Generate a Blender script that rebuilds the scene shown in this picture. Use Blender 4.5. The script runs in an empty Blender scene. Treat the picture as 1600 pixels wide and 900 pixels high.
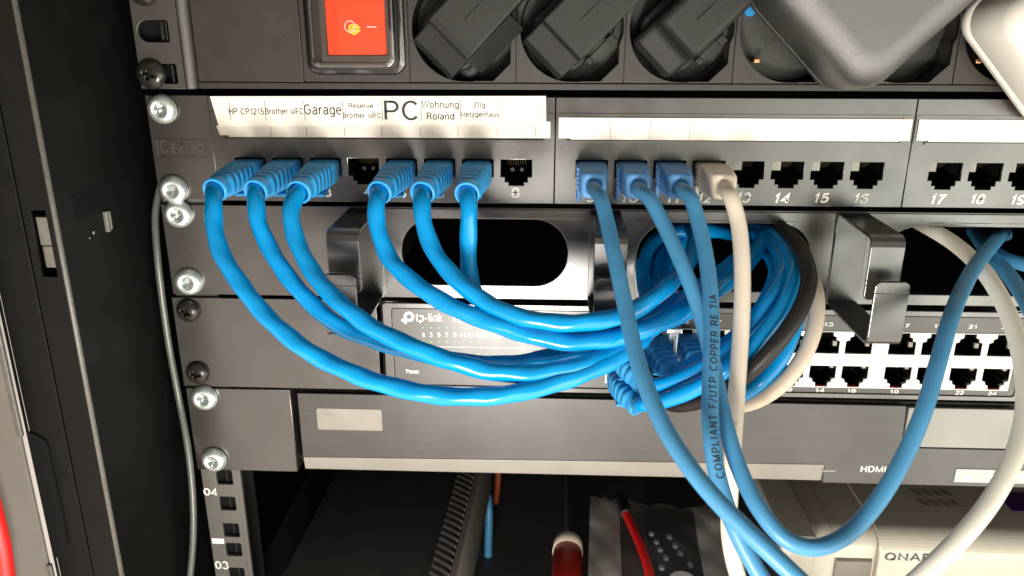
import bpy, bmesh, math, random
from mathutils import Vector, Matrix
random.seed(7)
C = bpy.context.scene
COL = C.collection
MM = 0.001                                   # every length below is written in millimetres

# ------------------------------------------------------------------ camera
CAMP = Vector((166.8005, -332.8069, 30.563)); YAW, PITCH, FPX = -.0453, -.3261, 1257.1
cy_, sy_, cp_, sp_ = math.cos(YAW), math.sin(YAW), math.cos(PITCH), math.sin(PITCH)
FWD = Vector((sy_*cp_, cy_*cp_, sp_)); RGT = Vector((cy_, -sy_, 0)); UPV = RGT.cross(FWD)
cam = bpy.data.cameras.new('camera'); camo = bpy.data.objects.new('camera', cam); COL.objects.link(camo)
cam.sensor_width = 36; cam.lens = FPX/1600*36; cam.clip_start = .01; cam.clip_end = 50
camo.matrix_world = Matrix(((RGT.x, UPV.x, -FWD.x, CAMP.x*MM), (RGT.y, UPV.y, -FWD.y, CAMP.y*MM),
                            (RGT.z, UPV.z, -FWD.z, CAMP.z*MM), (0, 0, 0, 1)))
cam.dof.use_dof = True; cam.dof.focus_distance = .326; cam.dof.aperture_fstop = 15
C.camera = camo

def P(u, v, d=0):
    """photo pixel (1600x900) on the plane d mm in front of the rack face -> rack coordinates in mm"""
    k = RGT*((u-800)/FPX) + UPV*((450-v)/FPX) + FWD
    return CAMP + k*((-d-CAMP.y)/k.y)

# ------------------------------------------------------------------ room light (world) and lamps
W = bpy.data.worlds.new('World'); C.world = W; W.use_nodes = True
nt = W.node_tree; nt.nodes.clear()
def wn(t, **k):
    n = nt.nodes.new(t)
    for a, b in k.items(): setattr(n, a, b)
    return n
tc = wn('ShaderNodeTexCoord'); sep = wn('ShaderNodeSeparateXYZ'); nt.links.new(tc.outputs['Generated'], sep.inputs[0])
def ramp(sock, a, b, lo, hi):
    m = wn('ShaderNodeMapRange', interpolation_type='SMOOTHSTEP')
    nt.links.new(sock, m.inputs[0])
    for i, x in enumerate((a, b, lo, hi)): m.inputs[i+1].default_value = x
    return m.outputs[0]
def wmath(op, a, b):
    m = wn('ShaderNodeMath', operation=op)
    for i, x in enumerate((a, b)):
        if isinstance(x, (int, float)): m.inputs[i].default_value = x
        else: nt.links.new(x, m.inputs[i])
    return m.outputs[0]
low = wmath('MULTIPLY', ramp(sep.outputs[2], .0, -.50, .34, 2.1), ramp(sep.outputs[1], .2, -.5, .4, 1))   # the lit floor in front of the rack
right = wmath('MULTIPLY', wmath('MULTIPLY', ramp(sep.outputs[0], .02, .46, 0, 5.4), wmath('MULTIPLY', ramp(sep.outputs[2], .17, -.28, 0, 1), ramp(sep.outputs[2], -.32, -.47, 1, .25))),
              ramp(sep.outputs[1], 0, -.5, 0, 1))         # the bright side of the room
bg1 = wn('ShaderNodeBackground'); bg1.inputs[0].default_value = (1, .85, .725, 1); nt.links.new(low, bg1.inputs[1])
bg2 = wn('ShaderNodeBackground'); bg2.inputs[0].default_value = (.97, 1, .86, 1); nt.links.new(right, bg2.inputs[1])
ad = wn('ShaderNodeAddShader'); nt.links.new(bg1.outputs[0], ad.inputs[0]); nt.links.new(bg2.outputs[0], ad.inputs[1])
wo = wn('ShaderNodeOutputWorld'); nt.links.new(ad.outputs[0], wo.inputs[0])

def area(name, loc, target, size, power, color):
    l = bpy.data.lights.new(name, 'AREA'); l.shape = 'DISK'; l.size = size*MM; l.energy = power; l.color = color
    o = bpy.data.objects.new(name, l); COL.objects.link(o)
    o.location = Vector(loc)*MM
    o.rotation_euler = (Vector(target)-Vector(loc)).to_track_quat('-Z', 'Y').to_euler()
    return o
area('work_lamp', (138, -362, -205), (190, 0, -70), 85, 1.72, (1, .96, .89))

C.view_settings.view_transform = 'Standard'; C.view_settings.look = 'None'
C.view_settings.exposure = 0; C.view_settings.gamma = 1
C.cycles.max_bounces = 8; C.cycles.transparent_max_bounces = 12

# ------------------------------------------------------------------ materials
def mat(name, col, rough=.5, metal=0, noise=0, nscale=200, bump=0, bscale=1500, ior=1.5, coat=0, specks=0, trans=0,
        alpha=1, emit=None, estr=0, smudge=0, streak=0):
    m = bpy.data.materials.new(name); m.use_nodes = True
    t = m.node_tree; b = t.nodes['Principled BSDF']
    b.inputs['Base Color'].default_value = (*col, 1); b.inputs['Roughness'].default_value = rough
    b.inputs['Metallic'].default_value = metal; b.inputs['IOR'].default_value = ior
    b.inputs['Coat Weight'].default_value = coat; b.inputs['Coat Roughness'].default_value = .15
    b.inputs['Transmission Weight'].default_value = trans; b.inputs['Alpha'].default_value = alpha
    if emit: b.inputs['Emission Color'].default_value = (*emit, 1); b.inputs['Emission Strength'].default_value = estr
    tcn = t.nodes.new('ShaderNodeTexCoord')
    def ntex(scale, detail=4):
        n = t.nodes.new('ShaderNodeTexNoise'); n.inputs['Scale'].default_value = scale; n.inputs['Detail'].default_value = detail
        t.links.new(tcn.outputs['Object'], n.inputs['Vector']); return n
    if noise:
        n = ntex(nscale)
        r = t.nodes.new('ShaderNodeMapRange'); r.inputs[1].default_value = .3; r.inputs[2].default_value = .7
        r.inputs[3].default_value = 1-noise; r.inputs[4].default_value = 1+noise
        t.links.new(n.outputs[0], r.inputs[0])
        mx = t.nodes.new('ShaderNodeVectorMath'); mx.operation = 'SCALE'; mx.inputs[0].default_value = col
        t.links.new(r.outputs[0], mx.inputs['Scale'])
        src = mx.outputs[0]
        if specks:                                        # dust and fine scratches on the plastic
            n2 = ntex(2600, 2); r2 = t.nodes.new('ShaderNodeMapRange')
            r2.inputs[1].default_value = .70; r2.inputs[2].default_value = .78; t.links.new(n2.outputs[0], r2.inputs[0])
            mm = t.nodes.new('ShaderNodeMath'); mm.operation = 'MULTIPLY'; mm.inputs[1].default_value = specks
            t.links.new(r2.outputs[0], mm.inputs[0])
            mi = t.nodes.new('ShaderNodeMix'); mi.data_type = 'RGBA'; mi.inputs['B'].default_value = (.5, .48, .42, 1)
            t.links.new(mm.outputs[0], mi.inputs['Factor']); t.links.new(src, mi.inputs['A']); src = mi.outputs['Result']
        if streak:                                        # long faint scuffs along the front
            mp = t.nodes.new('ShaderNodeMapping'); mp.inputs['Scale'].default_value = (14, 14, 420); t.links.new(tcn.outputs['Object'], mp.inputs[0])
            n3 = t.nodes.new('ShaderNodeTexNoise'); n3.inputs['Scale'].default_value = 1; n3.inputs['Detail'].default_value = 5; t.links.new(mp.outputs[0], n3.inputs['Vector'])
            r3 = t.nodes.new('ShaderNodeMapRange'); r3.inputs[1].default_value = .52; r3.inputs[2].default_value = .80; t.links.new(n3.outputs[0], r3.inputs[0])
            m3 = t.nodes.new('ShaderNodeMath'); m3.operation = 'MULTIPLY'; m3.inputs[1].default_value = streak*.35; t.links.new(r3.outputs[0], m3.inputs[0])
            mj = t.nodes.new('ShaderNodeMix'); mj.data_type = 'RGBA'; mj.inputs['B'].default_value = (.30, .28, .25, 1)
            t.links.new(m3.outputs[0], mj.inputs['Factor']); t.links.new(src, mj.inputs['A']); src = mj.outputs['Result']
        t.links.new(src, b.inputs['Base Color'])
    if smudge:
        n = ntex(45, 5); r = t.nodes.new('ShaderNodeMapRange'); r.inputs[1].default_value = .35; r.inputs[2].default_value = .7
        r.inputs[3].default_value = max(.03, rough-smudge); r.inputs[4].default_value = rough+smudge
        t.links.new(n.outputs[0], r.inputs[0]); t.links.new(r.outputs[0], b.inputs['Roughness'])
    if bump:
        n = ntex(bscale, 3); bp = t.nodes.new('ShaderNodeBump'); bp.inputs['Strength'].default_value = bump
        bp.inputs['Distance'].default_value = .0003
        t.links.new(n.outputs[0], bp.inputs['Height']); t.links.new(bp.outputs[0], b.inputs['Normal'])
    return m
M = dict(
    panel=mat('black_panel', (.024, .020, .017), .27, noise=.10, nscale=60, bump=.06, bscale=3000, smudge=.07, specks=.25, ior=1.95),
    plastic=mat('black_plastic', (.020, .016, .013), .5, noise=.16, nscale=140, bump=.20, bscale=3500, specks=.5, smudge=.05, ior=1.55),
    ear=mat('powder_coat', (.032, .028, .025), .42, noise=.08, nscale=200, bump=.25, bscale=5000, smudge=.05, specks=.2, ior=1.75),
    gloss=mat('gloss_black', (.02, .018, .016), .29, noise=.1, nscale=100, bump=.03, bscale=800, smudge=.06, ior=1.9),
    plug=mat('plug_rubber', (.011, .011, .010), .5, noise=.12, nscale=200, bump=.35, bscale=4500, specks=.4, ior=1.42),
    brick=mat('grained_plastic', (.020, .020, .0185), .36, noise=.08, nscale=300, bump=.6, bscale=3800, specks=.15, ior=2.1),
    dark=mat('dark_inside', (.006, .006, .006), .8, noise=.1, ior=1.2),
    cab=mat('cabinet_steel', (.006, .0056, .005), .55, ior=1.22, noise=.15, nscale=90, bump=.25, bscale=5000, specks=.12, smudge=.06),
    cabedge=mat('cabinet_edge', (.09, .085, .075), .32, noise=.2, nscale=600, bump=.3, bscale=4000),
    door=mat('door_steel', (.13, .12, .105), .5, noise=.06, nscale=60, bump=.2, bscale=5000),
    blue=mat('glossy_blue_jacket', (.0, .262, .62), .20, noise=.06, nscale=90, bump=.22, bscale=210, smudge=.04),
    blueboot=mat('blue_boot', (.03, .31, .66), .38, noise=.06, nscale=200, bump=.06, bscale=2500),
    mblue=mat('matt_blue_jacket', (.055, .235, .43), .42, noise=.06, nscale=120, bump=.04, bscale=900, specks=.04),
    mboot=mat('matt_blue_boot', (.09, .27, .56), .5, noise=.05, nscale=200, bump=.06, bscale=2500),
    white=mat('white_jacket', (.68, .60, .50), .42, noise=.04, nscale=120, bump=.03, bscale=900),
    wwhite=mat('pale_jacket', (.76, .74, .64), .42, noise=.04, nscale=120, bump=.03, bscale=900),
    beige=mat('beige_jacket', (.70, .60, .48), .42, noise=.05, nscale=120),
    blackj=mat('black_jacket', (.016, .014, .013), .42, ior=1.4, noise=.15, nscale=200, bump=.25, bscale=700),
    greyj=mat('grey_jacket', (.10, .10, .09), .3, noise=.15, nscale=500),
    redj=mat('red_jacket', (.70, .012, .01), .4, noise=.06, nscale=200),
    zinc=mat('zinc_screw', (.80, .86, .84), .40, .85, noise=.15, nscale=500, bump=.35, bscale=900),
    bscrew=mat('black_screw', (.028, .024, .022), .22, .4, noise=.2, nscale=500, bump=.25, bscale=900),
    recess=mat('screw_recess', (.02, .018, .017), .4, .5, noise=.1),
    zrecess=mat('zinc_recess', (.66, .72, .70), .42, .85, noise=.2, nscale=800, bump=.4, bscale=1500),
    paper=mat('label_paper', (.80, .75, .66), .55, noise=.03, nscale=60, bump=.03, bscale=3000),
    card=mat('label_card', (.70, .63, .56), .5, noise=.03, nscale=60),
    wplast=mat('white_plastic', (.84, .83, .78), .4, noise=.02, nscale=80),
    adapter=mat('white_adapter', (.80, .78, .70), .35, noise=.02, nscale=80),
    ink=mat('black_ink', (.02, .02, .02), .6, noise=.1),
    greyink=mat('grey_ink', (.10, .10, .10), .6, noise=.1),
    wink=mat('white_ink', (.86, .85, .80), .5, noise=.03),
    dink=mat('dim_ink', (.40, .38, .34), .5, noise=.05),
    silver=mat('silver_panel', (.26, .26, .24), .40, .2, noise=.04, nscale=80, smudge=.05),
    sticker=mat('foil_sticker', (.27, .25, .22), .4, .3, noise=.1, nscale=70, smudge=.08),
    screen=mat('dark_front', (.032, .028, .025), .36, noise=.08, nscale=50, smudge=.04, specks=.25, ior=1.68, streak=.16),
    lip=mat('pale_lip', (.27, .245, .215), .4, noise=.05, nscale=60),
    nas=mat('champagne_plastic', (.62, .58, .49), .36, .15, noise=.04, nscale=80, smudge=.05),
    bay=mat('bay_metal', (.20, .185, .16), .3, .6, noise=.08, nscale=100),
    purple=mat('purple_label', (.07, .02, .14), .4, noise=.1),
    rib=mat('ribbed_plastic', (.16, .14, .125), .5, noise=.1, nscale=120),
    clip=mat('steel_clip', (.17, .165, .145), .4, .3, noise=.1, nscale=400),
    lamp=mat('lit_red_rocker', (.85, .05, .01), .25, noise=.05, nscale=400, emit=(1, .085, .02), estr=.62),
    glow=mat('neon_glow', (.9, .5, .05), .4, noise=.05, emit=(1, .62, .04), estr=2.6),
    strip=mat('pale_button_strip', (.52, .52, .49), .4, noise=.04),
    copper=mat('copper_contact', (.75, .36, .18), .3, .9, noise=.1),
    gold=mat('gold_pin', (.65, .52, .28), .3, .9, noise=.1),
    socket=mat('socket_plastic', (.040, .040, .036), .5, noise=.15, nscale=200, bump=.2, bscale=3500, specks=.25),
    bluepart=mat('blue_shutter', (.02, .25, .55), .4, noise=.1),
    led=mat('green_led', (.10, .5, .10), .4, noise=.05, emit=(.2, 1, .15), estr=.06),
    bag=mat('plastic_bag', (.36, .34, .31), .28, noise=.1, nscale=60, alpha=.07),
    bagfold=mat('folded_bag', (.46, .43, .39), .3, noise=.15, nscale=90, alpha=.62),
    bezel=mat('switch_bezel', (.085, .075, .068), .4, noise=.08, nscale=150),
    rail=mat('rail_steel', (.10, .092, .082), .42, noise=.08, nscale=150, bump=.15, bscale=4000, ior=1.8),
    remote=mat('remote_body', (.020, .020, .018), .35, noise=.1),
    btn=mat('remote_button', (.16, .17, .18), .4, noise=.1),
    redp=mat('red_plastic', (.50, .02, .012), .35, noise=.06),
    cap=mat('cream_cap', (.62, .53, .40), .45, noise=.05),
    box=mat('box_black', (.045, .041, .037), .5, noise=.15, nscale=80, bump=.1),
    orange=mat('orange_part', (.3, .06, .02), .5, noise=.1),
    cream=mat('lit_wall_pale', (.30, .285, .25), .42, noise=.05, nscale=60),
)

def thin_clear(name, tint, body, rough):
    m = bpy.data.materials.new(name); m.use_nodes = True; t = m.node_tree; t.nodes.clear()
    o = t.nodes.new('ShaderNodeOutputMaterial'); tr = t.nodes.new('ShaderNodeBsdfTransparent'); gl = t.nodes.new('ShaderNodeBsdfGlossy')
    lw = t.nodes.new('ShaderNodeFresnel'); lw.inputs[0].default_value = 1.49; mx = t.nodes.new('ShaderNodeMixShader')
    ma = t.nodes.new('ShaderNodeMath'); ma.inputs[1].default_value = body; t.links.new(lw.outputs[0], ma.inputs[0])
    tr.inputs[0].default_value = (*tint, 1); gl.inputs['Roughness'].default_value = rough
    t.links.new(ma.outputs[0], mx.inputs[0]); t.links.new(tr.outputs[0], mx.inputs[1]); t.links.new(gl.outputs[0], mx.inputs[2]); t.links.new(mx.outputs[0], o.inputs[0])
    return m
M['clear'] = thin_clear('clear_cover', (.95, .95, .94), .02, .05)
M['rim'] = thin_clear('moulded_rim', (.95, .94, .93), .07, .14)
# ------------------------------------------------------------------ mesh helpers
class MB:
    def __init__(s): s.v = []; s.f = []; s.sm = []; s.mi = []
    def add(s, vs, fs, smooth=False, mi=0):
        o = len(s.v); s.v += [Vector(x) for x in vs]
        for f in fs: s.f.append([i+o for i in f]); s.sm.append(smooth); s.mi.append(mi)
        return s
    def box(s, x0, x1, d0, d1, z0, z1, mi=0):
        """d = distance in front of the rack face (towards the viewer)"""
        y0, y1 = -d1, -d0
        v = [(x, y, z) for x in (x0, x1) for y in (y0, y1) for z in (z0, z1)]
        return s.add(v, [(0, 1, 3, 2), (4, 6, 7, 5), (0, 4, 5, 1), (2, 3, 7, 6), (0, 2, 6, 4), (1, 5, 7, 3)], mi=mi)
    def prism(s, poly, a, b, axis='y', smooth=False, mi=0):
        """poly extruded: axis y -> poly in (x,z), a..b are y; axis x -> poly in (y,z); axis z -> poly in (x,y)"""
        n = len(poly)
        def pt(p, t): return {'y': (p[0], t, p[1]), 'x': (t, p[0], p[1]), 'z': (p[0], p[1], t)}[axis]
        s.add([pt(p, a) for p in poly]+[pt(p, b) for p in poly], [list(range(n)), list(range(2*n-1, n-1, -1))], mi=mi)
        s.add([pt(p, a) for p in poly]+[pt(p, b) for p in poly],
              [(i, i+n, (i+1) % n+n, (i+1) % n) for i in range(n)], smooth, mi)
        return s
    def rings(s, rings, cap0=True, cap1=True, smooth=True, mi=0):
        n = len(rings[0]); o = len(s.v); s.v += [Vector(p) for r in rings for p in r]
        for k in range(len(rings)-1):
            for i in range(n):
                j = (i+1) % n
                s.f.append([o+k*n+i, o+k*n+j, o+(k+1)*n+j, o+(k+1)*n+i]); s.sm.append(smooth); s.mi.append(mi)
        if cap0: s.f.append([o+i for i in range(n)][::-1]); s.sm.append(False); s.mi.append(mi)
        if cap1: s.f.append([o+(len(rings)-1)*n+i for i in range(n)]); s.sm.append(False); s.mi.append(mi)
        return s
    def mesh(s, me, mtx=None, mi=0):
        o = len(s.v)
        for v in me.vertices: s.v.append(mtx @ v.co if mtx else v.co.copy())
        for p in me.polygons: s.f.append([i+o for i in p.vertices]); s.sm.append(p.use_smooth); s.mi.append(mi)
        return s
    def move(s, mtx): s.v = [mtx @ v for v in s.v]; return s
    def build(s, name, m, parent=None, bevel=0, seg=2, weld=False, fixn=True):
        me = bpy.data.meshes.new(name)
        off = Vector(parent['_o']) if parent is not None and '_o' in parent else Vector((0, 0, 0))
        me.from_pydata([(v-off)*MM for v in s.v], [], s.f)
        bm = bmesh.new(); bm.from_mesh(me)
        if weld or bevel: bmesh.ops.remove_doubles(bm, verts=bm.verts, dist=1e-6)
        if fixn: bmesh.ops.recalc_face_normals(bm, faces=bm.faces)
        bm.to_mesh(me); bm.free()
        if len(me.polygons) == len(s.sm):
            me.polygons.foreach_set('use_smooth', s.sm); me.polygons.foreach_set('material_index', s.mi)
        for mm in (m if isinstance(m, (list, tuple)) else [m]): me.materials.append(M[mm])
        o = bpy.data.objects.new(name, me); COL.objects.link(o)
        if parent is not None: o.parent = parent
        if bevel:
            b = o.modifiers.new('edge', 'BEVEL'); b.width = bevel*MM; b.segments = seg; b.limit_method = 'ANGLE'
            b.angle_limit = math.radians(35); b.harden_normals = False
        return o
def tag(o, label=None, cat=None, group=None, kind=None):
    for k, v in (('label', label), ('category', cat), ('group', group), ('kind', kind)):
        if v: o[k] = v
    return o
def thing(name, label, cat, loc, group=None):
    o = bpy.data.objects.new(name, None); COL.objects.link(o); o.empty_display_size = .01
    o.location = Vector(loc)*MM; o['_o'] = tuple(loc)
    return tag(o, label, cat, group)
def subpart_fix(o, parent):                   # a part that will itself carry sub-parts keeps the thing's origin
    o['_o'] = parent['_o']; return o

def curve_mesh(splines, thick=0, bevel=0, res=2):
    cu = bpy.data.curves.new('tmp', 'CURVE'); cu.dimensions = '2D'; cu.fill_mode = 'BOTH'
    cu.extrude = max(0, thick/2-bevel); cu.bevel_depth = bevel; cu.bevel_resolution = res; cu.offset = -bevel
    for pts in splines:
        sp = cu.splines.new('POLY'); sp.points.add(len(pts)-1); sp.use_cyclic_u = True
        for p, q in zip(sp.points, pts): p.co = (q[0], q[1], 0, 1)
    ob = bpy.data.objects.new('tmp', cu); me = bpy.data.meshes.new_from_object(ob)
    bpy.data.objects.remove(ob); bpy.data.curves.remove(cu); return me
STAND = Matrix(((1, 0, 0, 0), (0, 0, -1, 0), (0, 1, 0, 0), (0, 0, 0, 1)))       # (x,y,z) -> (x,-z,y)
def plate(mb, outer, holes, d0, d1, bevel=0, mi=0):
    me = curve_mesh([outer]+holes, d1-d0, bevel)
    mb.mesh(me, Matrix.Translation((0, -(d0+d1)/2, 0)) @ STAND, mi); bpy.data.meshes.remove(me); return mb
def rect(x0, x1, z0, z1): return [(x0, z0), (x1, z0), (x1, z1), (x0, z1)]
def rrect(x0, x1, z0, z1, r, n=6):
    o = []
    for cx, cz, a in ((x1-r, z1-r, 0), (x0+r, z1-r, 90), (x0+r, z0+r, 180), (x1-r, z0+r, 270)):
        for k in range(n+1):
            t = math.radians(a+90*k/n); o.append((cx+r*math.cos(t), cz+r*math.sin(t)))
    return o
def circ(cx, cz, r, n=32): return [(cx+r*math.cos(2*math.pi*k/n), cz+r*math.sin(2*math.pi*k/n)) for k in range(n)]
# plain sans lettering drawn as strokes: cap height 1, x height .72
def _arc(cx, cy, rx, ry, a0, a1, n=14): return [(cx+rx*math.cos(math.radians(a0+(a1-a0)*k/n)), cy+ry*math.sin(math.radians(a0+(a1-a0)*k/n))) for k in range(n+1)]
def _o(cx, cy, rx, ry): return _arc(cx, cy, rx, ry, 0, 360, 24)
_bowl = _o(.27, .35, .25, .33)
GL = {
 ' ': (.3, []), '.': (.12, [[(.05, .0), (.05, .08)]]), '-': (.34, [[(.03, .36), (.31, .36)]]), '/': (.34, [[(0, -.02), (.32, 1)]]),
 '0': (.56, [_o(.28, .5, .26, .47)]), '1': (.38, [[(.06, .74), (.16, .78), (.26, .97), (.26, 0)]]),
 '2': (.56, [_arc(.28, .7, .25, .27, 165, -30)+[(.36, .44), (.04, .03), (.54, .03)]]),
 '3': (.56, [_arc(.27, .73, .22, .24, 160, -80)+[(.22, .5)], [(.22, .52)]+_arc(.27, .28, .26, .26, 80, -160)]),
 '4': (.58, [[(.42, 0), (.42, .97), (.03, .28), (.56, .28)]]),
 '5': (.56, [[(.5, .95), (.14, .95), (.08, .5)]+_arc(.28, .32, .26, .29, 130, -155)]),
 '6': (.56, [_arc(.31, .60, .27, .37, 40, 180)+[(.03, .32)]+_arc(.28, .30, .25, .28, 190, 520, 24)]),
 '7': (.54, [[(.03, .95), (.52, .95), (.3, .5), (.2, 0)]]),
 '8': (.56, [_o(.28, .74, .21, .23), _o(.28, .27, .25, .26)]),
 '9': (.56, [_arc(.25, .40, .27, .37, 220, 360)+[(.53, .68)]+_arc(.28, .70, .25, .27, 10, 340, 24)]),
 'A': (.68, [[(0, 0), (.34, 1), (.68, 0)], [(.12, .34), (.56, .34)]]),
 'B': (.62, [[(.06, 0), (.06, .97), (.34, .97)]+_arc(.34, .74, .22, .23, 90, -90)+[(.06, .51)], [(.34, .51)]+_arc(.34, .27, .25, .25, 90, -90)+[(.06, .02)]]),
 'C': (.7, [_arc(.37, .5, .33, .48, 42, 318, 22)]),
 'D': (.68, [[(.06, .02), (.06, .97), (.3, .97)]+_arc(.3, .495, .34, .475, 90, -90)+[(.06, .02)]]),
 'E': (.58, [[(.56, .97), (.06, .97), (.06, .03), (.57, .03)], [(.06, .52), (.52, .52)]]),
 'F': (.55, [[(.54, .97), (.06, .97), (.06, 0)], [(.06, .5), (.48, .5)]]),
 'G': (.74, [_arc(.37, .5, .33, .48, 45, 335, 24)+[(.68, .46), (.42, .46)]]),
 'H': (.68, [[(.06, 0), (.06, 1)], [(.62, 0), (.62, 1)], [(.06, .52), (.62, .52)]]),
 'I': (.14, [[(.07, 0), (.07, 1)]]), 'L': (.54, [[(.06, 1), (.06, .03), (.54, .03)]]),
 'M': (.8, [[(.06, 0), (.06, .98), (.4, .06), (.74, .98), (.74, 0)]]), 'N': (.68, [[(.06, 0), (.06, .97), (.62, .03), (.62, 1)]]),
 'O': (.76, [_o(.38, .5, .34, .48)]), 'P': (.62, [[(.06, 0), (.06, .97), (.36, .97)]+_arc(.34, .71, .24, .26, 90, -90)+[(.06, .45)]]),
 'Q': (.76, [_o(.38, .5, .34, .48), [(.46, .24), (.7, .0)]]),
 'R': (.66, [[(.06, 0), (.06, .97), (.36, .97)]+_arc(.36, .73, .23, .24, 90, -90)+[(.06, .49)], [(.38, .49), (.56, .3), (.6, 0)]]),
 'S': (.62, [_arc(.31, .74, .25, .24, 30, 255)+_arc(.31, .27, .28, .25, 80, -160)]),
 'T': (.58, [[(0, .97), (.58, .97)], [(.29, .97), (.29, 0)]]), 'U': (.66, [[(.06, 1), (.06, .34)]+_arc(.33, .32, .27, .3, 180, 360)+[(.6, 1)]]),
 'W': (.92, [[(0, 1), (.24, .03), (.46, .97), (.68, .03), (.92, 1)]]), 'Z': (.58, [[(.04, .97), (.55, .97), (.02, .03), (.57, .03)]]),
 'a': (.54, [_arc(.26, .52, .2, .18, 160, 0)+[(.47, .1), (.53, .02)], [(.47, .42), (.24, .37)]+_arc(.22, .19, .18, .18, 95, 300)+[(.47, .18)]]),
 'b': (.56, [[(.05, 1), (.05, .02)], _o(.3, .35, .24, .33)]), 'c': (.5, [_arc(.28, .35, .24, .34, 45, 315)]), 'd': (.56, [[(.51, 1), (.51, .02)], _bowl]),
 'e': (.54, [[(.04, .38), (.51, .38)]+_arc(.27, .36, .24, .34, 5, 315, 18)]), 'g': (.56, [_bowl, [(.51, .7), (.51, -.04)]+_arc(.28, -.04, .23, .2, 0, -150)]),
 'h': (.52, [[(.05, 1), (.05, 0)], [(.05, .46)]+_arc(.26, .48, .2, .21, 170, 0)+[(.46, 0)]]), 'i': (.12, [[(.06, .7), (.06, 0)], [(.06, .88), (.06, .99)]]),
 'k': (.5, [[(.05, 1), (.05, 0)], [(.46, .7), (.05, .28)], [(.2, .42), (.48, 0)]]), 'l': (.12, [[(.06, 1), (.06, 0)]]),
 'n': (.52, [[(.05, .7), (.05, 0)], [(.05, .46)]+_arc(.26, .48, .2, .21, 170, 0)+[(.46, 0)]]), 'o': (.54, [_o(.27, .35, .24, .34)]),
 'p': (.56, [[(.05, .7), (.05, -.27)], _o(.3, .35, .24, .33)]), 'r': (.34, [[(.05, .7), (.05, 0)], [(.05, .42), (.14, .62), (.33, .68)]]),
 's': (.48, [_arc(.24, .53, .19, .16, 30, 255)+_arc(.24, .19, .21, .17, 80, -160)]), 't': (.32, [[(.14, .92), (.14, .16), (.2, .04), (.31, .03)], [(.0, .68), (.3, .68)]]),
 'u': (.52, [[(.05, .7), (.05, .22)]+_arc(.25, .22, .2, .2, 180, 350)+[(.46, .24)], [(.46, .7), (.46, 0)]]), 'v': (.5, [[(0, .7), (.25, .02), (.5, .7)]]), 'w': (.72, [[(0, .7), (.18, .03), (.36, .68), (.54, .03), (.72, .7)]]),
 'z': (.46, [[(.04, .67), (.43, .67), (.02, .03), (.45, .03)]]),
}
def text_mesh(s, bold=0, gap=.15, dense=False):
    """lettering as a flat mesh, cap height 10"""
    hw = .052+bold*.11; x = 0; vs, fs = [], []; layer = 0
    for ch in s:
        wd, strokes = GL[ch]
        for st in strokes:
            if dense:                                  # short steps, for lettering that wraps round a jacket
                nw = [st[0]]
                for p, q in zip(st, st[1:]):
                    m = max(1, math.ceil(math.dist(p, q)/.1)); nw += [(p[0]+(q[0]-p[0])*i/m, p[1]+(q[1]-p[1])*i/m) for i in range(1, m+1)]
                st = nw
            layer += 1; closed = (Vector(st[0])-Vector(st[-1])).length < 1e-6; pts = [Vector(p) for p in st]
            if closed: pts = pts[:-1]
            o = len(vs); n = len(pts)
            for i, p in enumerate(pts):
                if closed: a, b = pts[i-1], pts[(i+1) % n]
                else: a, b = pts[max(i-1, 0)], pts[min(i+1, n-1)]
                d0 = (p-a).normalized() if (p-a).length > 1e-9 else (b-p).normalized()
                d1 = (b-p).normalized() if (b-p).length > 1e-9 else d0
                t = (d0+d1); t = t.normalized() if t.length > 1e-6 else d0
                nm = Vector((-t.y, t.x)); c = max(.45, nm.dot(Vector((-d0.y, d0.x)))); k = hw/c
                for sg in (1, -1): vs.append(((x+p.x+sg*nm.x*k)*10, (p.y+sg*nm.y*k)*10, (layer % 5)*.02))
            for i in range(n if closed else n-1):
                j2 = (i+1) % n; fs.append((o+2*i, o+2*i+1, o+2*j2+1, o+2*j2))
        x += wd+gap+bold*.15
    me = bpy.data.meshes.new('tmp'); me.from_pydata(vs, [], fs); return me
def text(s, x0, x1, z0, z1, d, m, parent, name='lettering', bold=0, shear=0, rot=0, keep=False):
    """flat lettering filling the box x0..x1, z0..z1 just in front of the surface at d"""
    me = text_mesh(s, bold); xs = [v.co.x for v in me.vertices]; ys = [v.co.y for v in me.vertices]
    a, b, c, e = min(xs), max(xs), min(ys), max(ys)
    sx, sy = (x1-x0)/(b-a), (z1-z0)/(e-c)
    if keep: sx = sy
    mb = MB()
    mb.mesh(me, None); bpy.data.meshes.remove(me)
    mb.v = [Vector((x0+(v.x-a)*sx+shear*(v.y-c)*sy, -d-.05, z0+(v.y-c)*sy)) for v in mb.v]   # stays flat
    return mb.build(name, m, parent, fixn=False)
def ptext(s, u0, v0, u1, v1, d, m, parent, **k):
    a, b = P(u0, v1, d), P(u1, v0, d)
    return text(s, a.x, b.x, a.z, b.z, d, m, parent, **k)

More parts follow.
